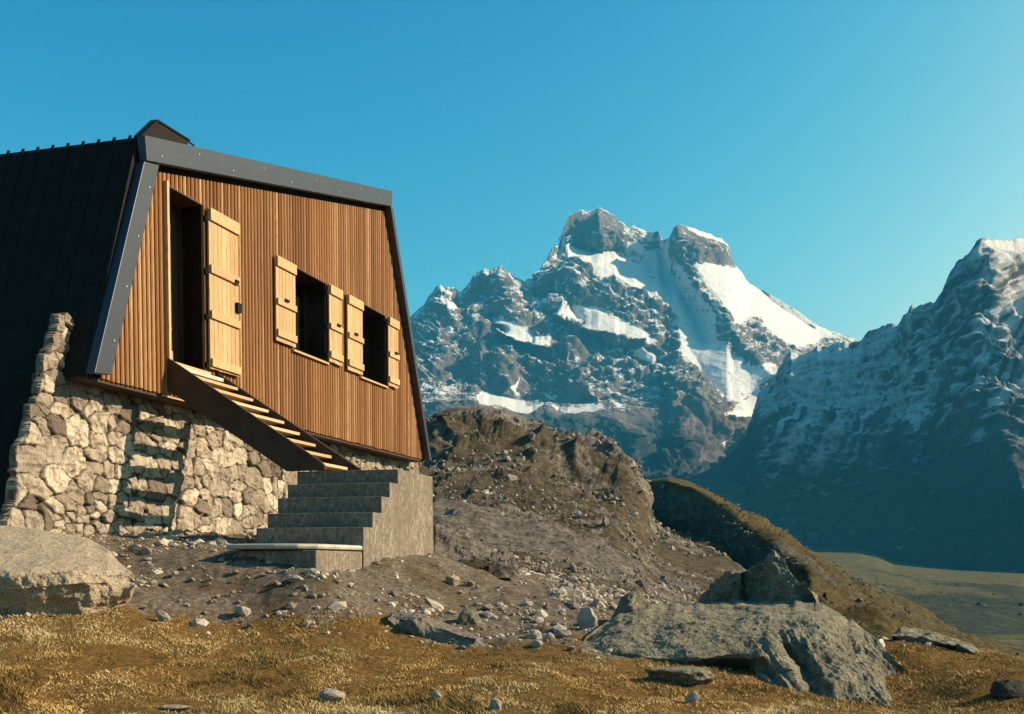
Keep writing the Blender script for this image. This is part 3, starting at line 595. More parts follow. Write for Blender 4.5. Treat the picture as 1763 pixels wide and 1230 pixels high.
for t in (0.12, 0.36, 0.6, 0.85):
    yy = -0.45 + (-1.40 + 0.45) * t; zz = 4.57 + (2.05 - 4.57) * t
    mb = MB(); mb.box(0.112, 0.122, yy + 0.05, yy + 0.068, zz - 0.009, zz + 0.009); mb.build('bolt', M_ZINC, eb)
LEN = 9.0
mb = MB(); mb.prism([(L0[0], L0[1] - 0.04), (L0[0], L0[1] - 0.16), (R0[0], R0[1] - 0.16), (R0[0], R0[1] - 0.04)], -LEN, 0.018)
x = -LEN + 0.1
while x < -0.05:
    mb.prism([(L0[0] - 0.02, L0[1] - 0.05), (L0[0] + 0.005, L0[1] + 0.0), (R0[0], R0[1] - 0.0), (R0[0], R0[1] - 0.05)], x - 0.02, x + 0.02); x += 0.205
mb.build('roof', M_ROOF, hut)
nl = np.array([-(L0[1] - L1[1]), (L0[0] - L1[0])]); nl = -nl / np.hypot(*nl) if nl[0] > 0 else nl / np.hypot(*nl)
LB = (yl(0.1), 0.1)
def offs(a, b, d0, d1):
    v = np.array([b[0] - a[0], b[1] - a[1]]); v /= np.hypot(*v); nn = np.array([-v[1], v[0]])
    return [tuple(np.array(a) + nn * d0), tuple(np.array(b) + nn * d0), tuple(np.array(b) + nn * d1), tuple(np.array(a) + nn * d1)]
sg = -1 if offs(L0, LB, 1, 1)[0][0] > L0[0] else 1
mb = MB(); mb.prism(offs(L0, (yl(2.03), 2.03), 0.0, -0.12 * sg), -LEN, 0.0)
x = -LEN + 0.1
while x < -0.05:
    mb.prism(offs((L0[0] - 0.0, L0[1] + 0.03), (yl(2.05), 2.05), 0.004 * sg, -0.01 * sg), x - 0.018, x + 0.018); x += 0.205
mb.build('side_sheet', M_ROOF, hut)
mb = MB(); mb.prism([(R0[0], R0[1] - 0.04), (R1[0], R1[1]), (R1[0] - 0.14, R1[1]), (R0[0] - 0.14, R0[1] - 0.04)], -LEN, 0.0); mb.build('side_sheet', M_ROOF, hut)
mb = MB(); mb.box(-0.30, -0.026, L1[0] + 0.05, R1[0] - 0.05, 1.98, 2.02); mb.build('soffit', M_DARKW, hut)
mb = MB(); mb.prism([(yl(0.0) + 0.2, -0.4), (R1[0] + 0.3, -0.4), (R1[0] - 0.3, 2.0), (R0[0] - 0.2, R0[1] - 0.2), (L0[0] + 0.2, L0[1] - 0.25), (yl(2.0) + 0.2, 2.0)], -LEN + 0.02, -0.72); mb.build('core', M_BLACK, hut)
# drip strip under the cladding
mb = MB(); mb.box(-0.05, 0.0, -0.12, 0.52, 1.995, 2.012); mb.build('drip_strip', M_TREAD, hut)
# small sign plate at the foot of the corner
mb = MB(); mb.box(0.008, 0.020, -1.17, -1.07, 2.24, 2.42); sp = mb.build('sign_plate', m_plain('white_enamel', (0.72, 0.70, 0.62), 0.4), hut, 0.003)
# roof vent: a small tent of dark sheet on the roof
mb = MB(); mb.prism([(-0.31, zt(-0.31) - 0.01), (-0.31, zt(-0.31) + 0.05), (0.0, 5.20), (0.64, 5.21), (0.64, zt(0.64) - 0.01)], -0.17, -0.10)
vt = mb.build('roof_vent', M_ROOF, hut, 0.006)
mb = MB(); mb.prism([(-0.345, zt(-0.345) + 0.06), (-0.01, 5.222), (0.67, 5.232), (0.67, 5.212), (0.0, 5.202), (-0.33, zt(-0.33) + 0.04)], -0.19, -0.085); mb.build('cover_sheet', M_ROOF, vt)
mb = MB(); mb.box(-0.11, -0.09, 0.66, 0.77, 5.19, 5.205); mb.box(-0.11, -0.09, 0.755, 0.77, 5.12, 5.19); mb.build('hook', M_IRON, vt)

def opening(name, y0, y1, z0, z1, pane):
    """reveal of a door or window, open to the front"""
    mb = MB(); t = 0.03; d0, d1 = -0.42, -0.028
    mb.box(d0, d1 + 0.03, y0 - t, y0, z0 - t, z1 + t); mb.box(d0, d1 + 0.03, y1, y1 + t, z0 - t, z1 + t)
    mb.box(d0, d1 + 0.03, y0, y1, z1, z1 + t); mb.box(d0, d1 + 0.03, y0, y1, z0 - t, z0)
    o = mb.build(name, M_DARKW, hut)
    mb = MB(); mb.box(-0.41, -0.37, y0 + 0.004, y1 - 0.004, z0 + 0.004, z1 - 0.004); mb.build(pane, M_GLASS if pane == 'pane' else M_DARKW, o)
    return o
def shutter(y0, y1, z0, z1, bands, latch, label=None):
    n = max(4, round((y1 - y0) / 0.10)); mb = MB(); w = (y1 - y0) / n
    for k in range(n):
        mb.box(0.030, 0.056, y0 + k * w + 0.002, y0 + (k + 1) * w - 0.002, z0 + rnd.uniform(-0.008, 0.008), z1 + rnd.uniform(-0.012, 0.012), rnd.uniform(0.2, 1))
    for b0, b1 in bands: mb.box(0.056, 0.084, y0 + 0.012, y1 - 0.004, b0, b1, rnd.uniform(0.3, 0.9))
    s = mb.build('shutter', M_SHUT, hut, 0.004)
    if label: s['label'] = label
    for b0, b1 in bands:
        mb = MB(); mb.box(0.006, 0.030, y0 - 0.03 if latch > 0 else y1 - 0.02, y0 + 0.02 if latch > 0 else y1 + 0.03, b0 - 0.02, b0 + 0.05)
        mb.build('hinge', M_IRON, s)
    return s
# door
dr = opening('door', *OPEN[0], 'door_leaf')
mb = MB(); mb.box(-0.30, 0.045, -0.045, 0.0, 2.40, 4.50, 0.9); mb.build('door_frame', M_SHUT, dr, 0.004)
mb = MB(); mb.box(-0.22, 0.05, -0.01, 0.86, 2.385, 2.425); mb.build('threshold', M_TREAD, dr, 0.004)
mb = MB(); mb.box(-0.20, -0.10, 0.0, 0.25, 2.425, 2.585, 0.2); mb.box(-0.20, -0.115, 0.0, 0.19, 2.589, 2.70, 0.7); mb.box(-0.20, -0.112, 0.0, 0.185, 2.704, 2.81, 0.45); mb.box(-0.21, -0.09, 0.0, 0.22, 2.835, 2.85, 0.2); mb.build('inner_panel', M_ORANGE, dr)
H = 4.455
s = shutter(0.83, 1.545, 2.475, H, [(H - 0.155, H - 0.005), (H - 0.80, H - 0.70), (H - 1.36, H - 1.26), (2.50, 2.60)], 1, 'tall pale pine door shutter folded back against the boards')
mb = MB(); mb.box(0.056, 0.098, 1.45, 1.55, 3.30, 3.42); mb.build('lock', M_IRON, s, 0.004)
mb = MB(); mb.box(0.084, 0.105, 1.40, 1.48, 3.66, 3.70); mb.build('latch', M_IRON, s)
for (y0, y1, z0, z1) in OPEN[1:]:
    wn = opening('window', y0, y1, z0, z1, 'pane')
    mb = MB(); mb.box(-0.2, 0.05, y0 - 0.06, y1 + 0.03, z0 - 0.055, z0 - 0.028); mb.build('sill', M_TREAD, wn, 0.004)
    for ya, yb, side_ in ((y0 - 0.605, y0 - 0.02, -1), (y1 + 0.02, y1 + 0.475, 1)):
        b = [(z1 - 0.145, z1 - 0.005), (z0 + 0.50, z0 + 0.585), (z0 + 0.06, z0 + 0.16)]
        s = shutter(ya, yb, z0 - 0.005, z1, b, side_)
        mb = MB(); m_ = (ya + yb) / 2 + 0.04 * side_; mb.box(0.084, 0.105, m_ - 0.06, m_ + 0.06, z0 + 0.575, z0 + 0.61); mb.build('latch', M_IRON, s)

# ------------------------------------------------------------------ rubble masonry as real relief
def masonry(y0, y1, z0, z1, step, seed, inside, depth=0.036):
    rg = np.random.RandomState(seed); pts = []; z = z0 - 0.1
    while z < z1 + 0.2:
        h = rg.uniform(0.07, 0.19); y = y0 - 0.3 + rg.uniform(0, 0.2)
        while y < y1 + 0.3:
            w = rg.uniform(0.08, 0.30) if rg.rand() < 0.85 else rg.uniform(0.3, 0.5)
            pts.append((y + w / 2, z + h / 2 + rg.uniform(-0.055, 0.055), w, h)); y += w
        z += h
    P = np.array(pts)
    for _ in range(int(len(P) * 0.10)):                     # some stones swallow their neighbours: larger blocks
        k = rg.randint(len(P)); d = np.abs(P[:, 0] - P[k, 0]) < 0.22; e = np.abs(P[:, 1] - P[k, 1]) < 0.20; m = d & e; m[k] = False
        P = P[~m]
    ny, nz = int((y1 - y0) / step), int((z1 - z0) / step)
    Yg, Zg = np.meshgrid(np.linspace(y0, y1, ny), np.linspace(z0, z1, nz))
    q = np.stack([Yg / 0.16, Zg / 0.16, 0 * Yg + seed], -1)
    Yw = Yg + fbm(q, 4, seed) * 0.050; Zw = Zg + fbm(q + 50, 4, seed + 4) * 0.045
    F1 = np.full(Yg.shape, 9.0); F2 = F1.copy(); I1 = np.zeros(Yg.shape, int)
    for k, (a, b, w, h) in enumerate(P):
        i0, i1 = np.searchsorted(Yg[0], [a - 0.75, a + 0.75]); j0, j1 = np.searchsorted(Zg[:, 0], [b - 0.75, b + 0.75])
        if i1 <= i0 or j1 <= j0: continue
        s = np.s_[j0:j1, i0:i1]
        d = np.maximum(np.abs(Yw[s] - a) * 0.9, np.abs(Zw[s] - b) * 1.25) * 0.55 + np.hypot((Yw[s] - a) * 0.85, (Zw[s] - b) * 1.25) * 0.45
        c = d < F1[s]; F2[s] = np.where(c, F1[s], np.minimum(F2[s], d)); I1[s] = np.where(c, k, I1[s]); F1[s] = np.where(c, d, F1[s])
    e = F2 - F1; n = len(P)
    off = rg.uniform(-0.016, 0.018, n); ty = rg.uniform(-0.14, 0.14, n); tz = rg.uniform(-0.16, 0.10, n); col = np.clip(rg.normal(0.58, 0.30, n), 0, 1)
    dome = np.clip((e - 0.006) / 0.014, 0, 1) ** 0.6; body = np.clip(e / 0.035, 0, 1)
    ty2 = rg.uniform(-0.36, 0.36, n); tz2 = rg.uniform(-0.36, 0.36, n); o2 = rg.uniform(0.0, 0.03, n)
    f1 = off[I1] + ty[I1] * (Yg - P[I1, 0]) + tz[I1] * (Zg - P[I1, 1]); f2 = off[I1] + o2[I1] + ty2[I1] * (Yg - P[I1, 0]) + tz2[I1] * (Zg - P[I1, 1])
    hgt = dome * depth + body * np.minimum(f1, f2)
    fac = ridged(np.stack([Yg / 0.11, Zg / 0.11, I1 * 3.7], -1), 4, seed + 8) * 0.024 + fbm(np.stack([Yg / 0.03, Zg / 0.03, I1 * 1.7], -1), 3, seed + 9) * 0.008
    hgt = hgt + fac * body
    joint = 1 - sstep(0.006, 0.020, e)
    wob = fbm(np.stack([Yg / 0.12, Zg / 0.12, 0 * Yg], -1), 3, seed + 12) * 0.05; keep = inside(Yg + wob + 0.25 * (P[I1, 0] - Yg), Zg + wob + 0.25 * (P[I1, 1] - Zg))
    return Yg, Zg, hgt, col[I1], joint, keep
def wall_mesh(name, fn, data, parent):
    Yg, Zg, h, col, joint, keep = data
    V = fn(Yg, Zg, h); h_, w_ = Yg.shape
    back = fn(Yg, Zg, np.full(Yg.shape, -0.07))
    ix = np.arange(Yg.size).reshape(Yg.shape); kf = keep[:-1, :-1] & keep[1:, :-1] & keep[:-1, 1:] & keep[1:, 1:]
    Q = np.stack([ix[:-1, :-1], ix[:-1, 1:], ix[1:, 1:], ix[1:, :-1]], -1)[kf]
    # side walls along the ragged outline, down to the back
    E = np.concatenate([Q[:, [0, 1]], Q[:, [1, 2]], Q[:, [2, 3]], Q[:, [3, 0]]]); key = np.sort(E, 1); kk = key[:, 0].astype(np.int64) * Yg.size + key[:, 1]
    u, inv, cnt = np.unique(kk, return_inverse=True, return_counts=True); B = E[cnt[inv] == 1]
    n = Yg.size; Q2 = np.stack([B[:, 1], B[:, 0], B[:, 0] + n, B[:, 1] + n], -1)
    A = {'rnd': np.concatenate([col.ravel(), col.ravel()]), 'joint': np.concatenate([joint.ravel(), joint.ravel() * 0 + 0.3])}
    V = np.concatenate([V.reshape(-1, 3), back.reshape(-1, 3)])
    Fq = np.concatenate([Q, Q2]); us, inv = np.unique(Fq, return_inverse=True)
    return mesh(name, V[us], inv.reshape(Fq.shape), M_STONE, True, {k: a[us] for k, a in A.items()}, parent)
SX = -0.30
def in_wall(y, z):
    e = -1.57 - (2.66 - z) * 0.392
    return (y > e) & (y < 9.0) & ((z < 2.05) | ((y < -1.0) & (z < 2.66)))
wall_mesh('stone_wall', lambda y, z, h: np.stack([SX + h - 0.03, y, z], -1), masonry(-2.75, 9.0, -0.35, 2.85, 0.0105, 11, in_wall), hut)
mb = MB(); mb.prism([(-2.45, -0.4), (9.0, -0.4), (8.95, 2.0), (-1.85, 2.0)], -0.70, -0.40); mb.build('wall_core', M_BLACK, hut)
mb = MB(); mb.prism([(-1.40, 2.55), (-2.42, -0.4), (-2.30, -0.4), (-1.28, 2.55)], -LEN, -0.42); mb.build('side_sheet', M_ROOF, hut)  # painted shade: black sheet standing in for the shadowed side of the stone plinth

# ------------------------------------------------------------------ concrete steps with landing
steps = tag(empty('concrete_steps', (P0[0], P0[1], 0), -TH), 'rough concrete steps and landing at the foot of the wooden staircase', 'steps')
prof = [(-0.95, -0.6), (-0.95, 0.41), (-0.705, 0.41), (-0.705, 0.575), (-0.47, 0.575), (-0.47, 0.755), (-0.235, 0.755), (-0.235, 0.92), (0.0, 0.92), (0.0, 1.085), (1.10, 1.085), (1.17, -0.6)]
mb = MB(); mb.prism(prof, 1.66, 2.90); mb.build('step_block', M_CONC, steps, 0.008)
mb = MB(); mb.box(2.0, 2.885, -1.93, -0.952, -0.6, 0.155); mb.box(2.80, 2.91, -2.07, -1.97, -0.6, 0.155); mb.box(2.05, 2.80, -2.02, -1.932, -0.6, 0.155); mb.build('footing', M_CONC, steps, 0.008)
mb = MB(); mb.prism([(2.90, -0.952), (2.90, -1.70), (2.86, -1.92), (2.72, -2.07), (2.5, -2.13), (1.98, -2.13), (1.86, -1.6), (1.72, -0.952)], 0.165, 0.218, axis=2); mb.build('slab', m_plain('smooth_concrete', (0.46, 0.41, 0.33)), steps, 0.025)
# ------------------------------------------------------------------ wooden staircase
st = tag(empty('wooden_staircase', (P0[0] + 0.0, P0[1], 0), -TH), 'open wooden staircase climbing from the concrete landing to the hut door', 'staircase')
sl_ = (2.44 - 1.10) / 1.98
def stringer(y0, y1):
    mb = MB(); mb.prism([(0.012, 2.46), (0.012, 2.08), (1.55, 1.09), (2.03, 1.09), (2.03, 1.14), (1.98, 1.19)], y0, y1, axis=1); return mb
b = stringer(-0.05, 0.0); b.v = [(x, y, z) for x, y, z in b.v]; b.build('stringer', M_DARKW, st, 0.005)
stringer(1.05, 1.10).build('stringer', M_DARKW, st, 0.005)
for k in range(1, 9):
    z = 2.40 - 0.148 * k; x = 0.10 + 0.215 * k
    mb = MB(); mb.box(x - 0.20, x, 0.002, 1.048, z - 0.036, z, rnd.uniform(0.2, 1)); mb.build('tread', M_TREAD, st, 0.004)
mb = MB()
for k in range(22): mb.box(0.012, 0.10, 0.01 + k * 0.047, 0.03 + k * 0.047, 2.335, 2.372)
mb.box(0.10, 0.115, 0.002, 1.048, 2.33, 2.374); mb.build('foot_grate', m_plain('galvanised', (0.5, 0.47, 0.40), 0.4), st)

# ------------------------------------------------------------------ rocks
_bm = bmesh.new(); bmesh.ops.create_icosphere(_bm, subdivisions=5, radius=1); ICO5 = np.array([v.co[:] for v in _bm.verts]); ICO5F = np.array([[v.index for v in f.verts] for f in _bm.faces]); _bm.free()
_bm = bmesh.new(); bmesh.ops.create_icosphere(_bm, subdivisions=3, radius=1); ICO3 = np.array([v.co[:] for v in _bm.verts]); ICO3F = np.array([[v.index for v in f.verts] for f in _bm.faces]); _bm.free()
_bm = bmesh.new(); bmesh.ops.create_icosphere(_bm, subdivisions=2, radius=1); ICO2 = np.array([v.co[:] for v in _bm.verts]); ICO2F = np.array([[v.index for v in f.verts] for f in _bm.faces]); _bm.free()
def rock_shape(seed, base=None, cuts=11, rough=0.10, soft=0.55):
    base = ICO5 if base is None else base
    rg = np.random.RandomState(seed); n = rg.normal(size=(cuts, 3)); n /= np.linalg.norm(n, axis=1)[:, None]; d = rg.uniform(soft, 0.95, cuts)
    q = base @ n.T; s = np.min(np.where(q > 1e-3, d / np.maximum(q, 1e-3), 9), 1); V = base * np.minimum(s, 1.0)[:, None]
    V = V + base * (fbm(V * 1.6 + seed, 4, seed % 97) * rough * 1.6 + ridged(V * 3.5 + seed, 4, seed % 89) * rough * 0.7)[:, None]
    return V
M_PALE = m_rock('pale_rock', (0.50, 0.42, 0.33), (0.40, 0.33, 0.25), (0.56, 0.48, 0.38), 4.0, 0.5, 0.3)
M_LICHEN = m_rock('lichen_rock', (0.31, 0.275, 0.19), (0.21, 0.182, 0.125), (0.41, 0.37, 0.25), 1.3, 0.7, 0.6)
M_SLAB = m_rock('tan_slab_rock', (0.58, 0.45, 0.31), (0.50, 0.38, 0.26), (0.62, 0.50, 0.36), 1.5, 0.35, 0.2)
M_GREYR = m_rock('grey_rock', (0.27, 0.225, 0.175), (0.20, 0.165, 0.13), (0.33, 0.28, 0.22), 2.0, 0.5, 0.5)
M_DARKR = m_rock('dark_rock', (0.085, 0.075, 0.062), (0.06, 0.055, 0.05), (0.14, 0.125, 0.095), 2.5, 0.5, 0.5)
def rock(name, px, py, wpx, hpx, label, seed, mat=None, deep=0.9, rz=0.0, tilt=(0, 0), cuts=11, rough=0.10, cat='rock', group=None, sink=0.25):
    """a boulder whose foot stands at the ground seen at this photo pixel, wpx by hpx photo pixels large"""
    G = ground_hit(px, py); s = G[1] / F; a, c = wpx * s / 2, hpx * s / 2
    V = rock_shape(seed, ICO5 if wpx > 60 else ICO3, cuts, rough); V = V / np.abs(V).max(0)
    V = V * np.array([a, a * deep, c * (1 + sink)])
    o = mesh(name, V, ICO5F if wpx > 60 else ICO3F, mat or M_PALE, wpx > 60)
    o.location = (G[0], G[1] + a * deep * 0.5, G[2] + c * (1 - sink) * 0.9); o.rotation_euler = (tilt[0], tilt[1], rz)
    return tag(o, label, cat, group)

def rdisp(amp, sc, seed):
    return lambda P, X, Y: ridged(P / sc, 5, seed) * amp + fbm(P / (sc * 0.22), 4, seed + 5) * amp * 0.35
# big flat boulder at the left edge
o, _ = relief('boulder', -160, 232, 260, 110, [(-160, 900), (0, 905), (60, 911), (150, 926), (185, 945), (205, 968), (226, 985), (232, 1000)], [(-160, 1075), (60, 1070), (150, 1064), (205, 1052), (225, 1034), (232, 1014)],
             [(-160, 10.9), (0, 11.0), (150, 10.6), (205, 9.9), (232, 9.55)], [(-160, 9.0), (60, 9.12), (150, 9.3), (232, 9.62)],
             [[(-160, 1000, 8.9), (20, 992, 8.95), (120, 984, 9.1), (232, 992, 9.5)], [(-160, 1020, 8.88), (60, 1012, 8.98), (150, 1004, 9.12), (232, 1002, 9.52)]],
             lambda P, X, Y: (ridged(P / 0.45, 4, 131) * 0.03 + fbm(P / 0.09, 5, 133) * 0.035) * (0.3 + 0.7 * sstep(975, 995, Y)) + ridged(P / 1.1, 3, 135) * 0.03, M_SLAB, None, None, [(0.5, -0.05), (0.9, -0.6)], nrm=True)
tag(o, 'broad flat-topped boulder with tan top in front of the stone wall', 'boulder')
# the great lichen-grey outcrop on the right
OT = [(1000, 1114), (1010, 1098), (1035, 1078), (1062, 1060), (1100, 1046), (1150, 1040), (1220, 1036), (1300, 1036), (1370, 1034), (1405, 1036), (1440, 1052), (1480, 1078), (1510, 1100), (1538, 1134), (1566, 1162), (1598, 1200), (1620, 1224)]
o, _ = relief('outcrop', 1000, 1620, 460, 230, OT, [(1000, 1122), (1080, 1150), (1200, 1184), (1330, 1210), (1480, 1236), (1620, 1256)],
             [(1000, 9.7), (1062, 10.5), (1150, 10.8), (1240, 10.9), (1338, 10.7), (1400, 10.4), (1480, 9.7), (1540, 9.1), (1620, 8.45)], [(1000, 9.4), (1200, 8.7), (1330, 8.35), (1480, 8.15), (1620, 8.1)],
             [[(1030, 1096, 9.75), (1070, 1090, 9.62), (1150, 1082, 9.62), (1250, 1078, 9.5), (1330, 1070, 9.45), (1420, 1075, 9.35)], [(1010, 1112, 9.5), (1060, 1125, 9.25), (1120, 1134, 9.05), (1190, 1136, 8.95), (1260, 1130, 8.85), (1310, 1130, 8.72)], [(1080, 1146, 9.3), (1130, 1150, 9.25), (1200, 1154, 9.2), (1290, 1148, 9.05)],
              [(1318, 1098, 9.1), (1345, 1140, 8.7), (1378, 1195, 8.35)], [(1346, 1110, 9.2), (1366, 1150, 9.0), (1392, 1195, 8.6)], [(1385, 1104, 9.0), (1412, 1150, 8.65), (1440, 1205, 8.3)]],
             lambda P, X, Y: ridged(P / 0.9, 4, 141) * 0.035 + fbm(P / 0.30, 6, 145, 0.62) * 0.05 + ridged(np.stack([(X * 0.78 - Y * 0.62) / 26, (X * 0.62 + Y * 0.78) / 110, 0 * X], -1), 4, 147) * 0.055 * sstep(1270, 1360, X + (Y - 1100) * 0.5) * sstep(1060, 1110, Y), M_LICHEN, None,
             lambda px: fbm(np.stack([px / 14, 0 * px, 0 * px], -1), 4, 35) * 5, [(0.25, -0.08), (0.8, -0.5), (1.2, -1.2)], nrm=1, soft=30)
tag(o, 'large low lichen-grey rock outcrop sloping down to the right in the grass', 'outcrop')
CR = [(1196, 1046), (1204, 1030), (1222, 1012), (1238, 992), (1262, 984), (1282, 980), (1302, 972), (1318, 962), (1334, 950), (1344, 954), (1358, 978), (1376, 998), (1394, 1012), (1404, 1028), (1412, 1044)]
o, _ = relief('craggy_rock', 1196, 1412, 220, 110, CR, [(1196, 1054), (1412, 1054)], [(1196, 11.7), (1260, 11.3), (1340, 10.9), (1412, 10.35)], [(1196, 11.5), (1290, 11.0), (1340, 10.7), (1412, 10.25)],
             [[(1262, 990, 11.05), (1268, 1048, 10.95)], [(1276, 988, 11.25), (1284, 1046, 11.1)], [(1334, 956, 10.86), (1330, 1000, 10.8), (1325, 1046, 10.7)]],
             lambda P, X, Y: ridged(P / 0.4, 5, 241) * 0.07 + fbm(P / 0.2, 6, 245, 0.62) * 0.085, M_LICHEN, None,
             lambda px: fbm(np.stack([px / 9, 0 * px, 0 * px], -1), 4, 36) * 11, [(0.15, -0.03), (0.5, -0.3), (0.8, -0.9)], nrm=1, soft=18)
tag(o, 'dark craggy rock with a sharp tip rising behind the top of the grey outcrop', 'rock')
o, _ = relief('craggy_rock', 1050, 1122, 90, 60, [(1050, 1068), (1062, 1046), (1070, 1028), (1085, 1020), (1102, 1018), (1112, 1030), (1122, 1044)], [(1050, 1072), (1122, 1062)], [(1050, 10.9), (1122, 11.0)], [(1050, 10.7), (1122, 10.8)],
             [[(1090, 1026, 10.8), (1085, 1050, 10.7)]], lambda P, X, Y: ridged(P / 0.25, 5, 251) * 0.05 + fbm(P / 0.05, 3, 255) * 0.012, M_LICHEN, None, None, [(0.12, -0.03), (0.4, -0.3), (0.6, -0.7)], nrm=1, soft=10)
tag(o, 'small dark knob of rock at the upper left end of the grey outcrop', 'rock')
# half-buried slab in the middle
o, _ = relief('rock_slab', 668, 872, 200, 70, [(668, 1062), (674, 1054), (715, 1056), (760, 1070), (800, 1086), (840, 1105), (872, 1120)], [(668, 1070), (680, 1088), (705, 1097), (740, 1100), (800, 1112), (872, 1124)],
             [(668, 10.0), (715, 10.15), (800, 9.9), (872, 9.5)], [(668, 9.95), (705, 9.75), (800, 9.55), (872, 9.42)],
             [[(690, 1068, 9.95), (712, 1072, 9.72), (722, 1090, 9.68)], [(712, 1066, 9.8), (760, 1082, 9.7), (820, 1102, 9.55)]],
             lambda P, X, Y: ridged(P / 0.3, 4, 151) * 0.035 + fbm(P / 0.06, 3, 153) * 0.012, M_GREYR, None, None, [(0.15, -0.02), (0.5, -0.4)], nrm=True)
tag(o, 'long grey slab of rock half buried at the edge of the dry grass', 'rock')
o, _ = relief('rock_slab', 1536, 1732, 200, 70, [(1536, 1092), (1552, 1082), (1580, 1083), (1620, 1093), (1660, 1106), (1690, 1122), (1720, 1135), (1732, 1146)], [(1536, 1096), (1560, 1106), (1600, 1118), (1650, 1132), (1690, 1148), (1732, 1154)],
             [(1536, 10.3), (1620, 10.3), (1732, 9.6)], [(1536, 10.1), (1650, 9.7), (1732, 9.4)],
             [[(1545, 1090, 10.1), (1600, 1104, 9.8), (1660, 1116, 9.6), (1705, 1140, 9.45)], [(1600, 1110, 9.95), (1660, 1124, 9.8)]],
             lambda P, X, Y: ridged(P / 0.25, 4, 161) * 0.035 + fbm(P / 0.06, 3, 163) * 0.012, M_LICHEN, None, None, [(0.2, -0.03), (0.6, -0.5)], nrm=True)
tag(o, 'low pale slab lying in the grass to the right of the outcrop', 'rock')
o, _ = relief('rock_slab', 742, 892, 160, 60, [(742, 905), (750, 898), (770, 900), (800, 915), (830, 938), (845, 948), (870, 946), (885, 955), (892, 966)], [(742, 985), (800, 990), (850, 995), (892, 995)],
             [(742, 15.0), (800, 15.2), (850, 14.9), (892, 14.6)], [(742, 13.2), (892, 13.4)],
             [[(745, 935, 14.3), (790, 945, 14.3), (830, 954, 14.25)], [(840, 958, 14.2), (880, 962, 14.2)]],
             lambda P, X, Y: ridged(P / 0.7, 5, 171) * 0.10 + fbm(P / 0.18, 4, 173) * 0.05, bpy.data.materials['stony_slope'], {'rock': lambda P, X, Y: 0.55 + 0 * X}, lambda px: fbm(np.stack([px / 12, 0 * px, 0 * px], -1), 3, 37) * 8, [(0.3, -0.05), (0.9, -0.8)], nrm=True)
tag(o, 'low brown-grey rock slab sloping down just behind the concrete landing', 'rock')
rock('rock', 1013, 1092, 36, 50, 'upright rounded pale rock standing left of the big outcrop', 3, tilt=(0, -0.2))
rock('rock', 1170, 1178, 125, 34, 'low grey rock lying flat before the shadowed foot of the outcrop', 5, M_LICHEN, 0.7)
rock('rock', 567, 1203, 54, 17, 'flat pale stone in the grass below the concrete steps, near the bottom edge', 8, deep=0.6, tilt=(0, 0.12))
rock('rock', 417, 1062, 28, 22, 'squarish pale stone standing where the dry grass meets the dirt', 13, cuts=7)
rock('rock', 1742, 1204, 60, 36, 'small dark boulder in the grass at the lower right corner', 17, M_DARKR)
rock('rock', 853, 1226, 30, 24, 'pointed pale stone at the bottom edge, below the foot of the half-buried slab', 19, tilt=(0, 0.6), deep=0.5)
rock('rock', 752, 1206, 22, 18, 'rounded pale stone in dry grass beyond the pointed one', 23)
rock('rock', 724, 1100, 38, 18, 'curved pale stone leaning against the half buried slab', 29, tilt=(0, 0.5), deep=0.5)
rock('rock', 988, 1174, 26, 14, 'small dark flat stone alone in the grass left of the outcrop', 31, M_DARKR)
rock('rock', 1192, 1212, 22, 24, 'thin pale stone blade leaning in the grass before the outcrop', 37, tilt=(0, 0.55), deep=0.4)
rock('rock', 604, 1066, 14, 16, 'small bright stone at the left end of the half buried slab', 41)
rock('rock', 508, 1002, 34, 13, 'flat pale stone with a dark hollow in the dirt under the concrete slab', 43, tilt=(0, 0.25), deep=0.6)
rock('rock', 278, 1068, 32, 16, 'long tilted stone in grass right of the flat-topped boulder', 47, tilt=(0, 0.45), deep=0.4)
rock('rock', 322, 1046, 13, 9, 'little bright stone between the tilted stone and the dirt bank', 53)
rock('rock', 917, 1102, 34, 18, 'pale angular stone in the small heap left of the outcrop', 59)
rock('rock', 946, 1106, 24, 18, 'rounded stone on the right of the small heap left of the outcrop', 61)
rock('rock', 925, 1114, 28, 12, 'flat stone at the foot of the small heap left of the outcrop', 67)
rock('rock', 780, 1005, 28, 18, 'pinkish flat stone on the slope in front of the concrete landing', 71, M_SLAB, tilt=(0, 0.3))
rock('rock', 808, 1078, 46, 30, 'broad grey stone propped behind the half buried slab', 73, M_LICHEN, tilt=(0, 0.3))
rock('rock', 655, 1058, 26, 10, 'thin tilted stone just uphill of the half buried slab', 79, tilt=(0, 0.6), deep=0.4)
rock('rock', 300, 1222, 60, 8, 'flat brown stone sunk in the grass at the bottom edge', 83, M_SLAB, deep=0.4)
rock('rock', 1518, 1112, 22, 14, 'small dark rock beside the right slope of the outcrop', 89, M_DARKR)
rg = np.random.RandomState(5); protos = []
n = 0
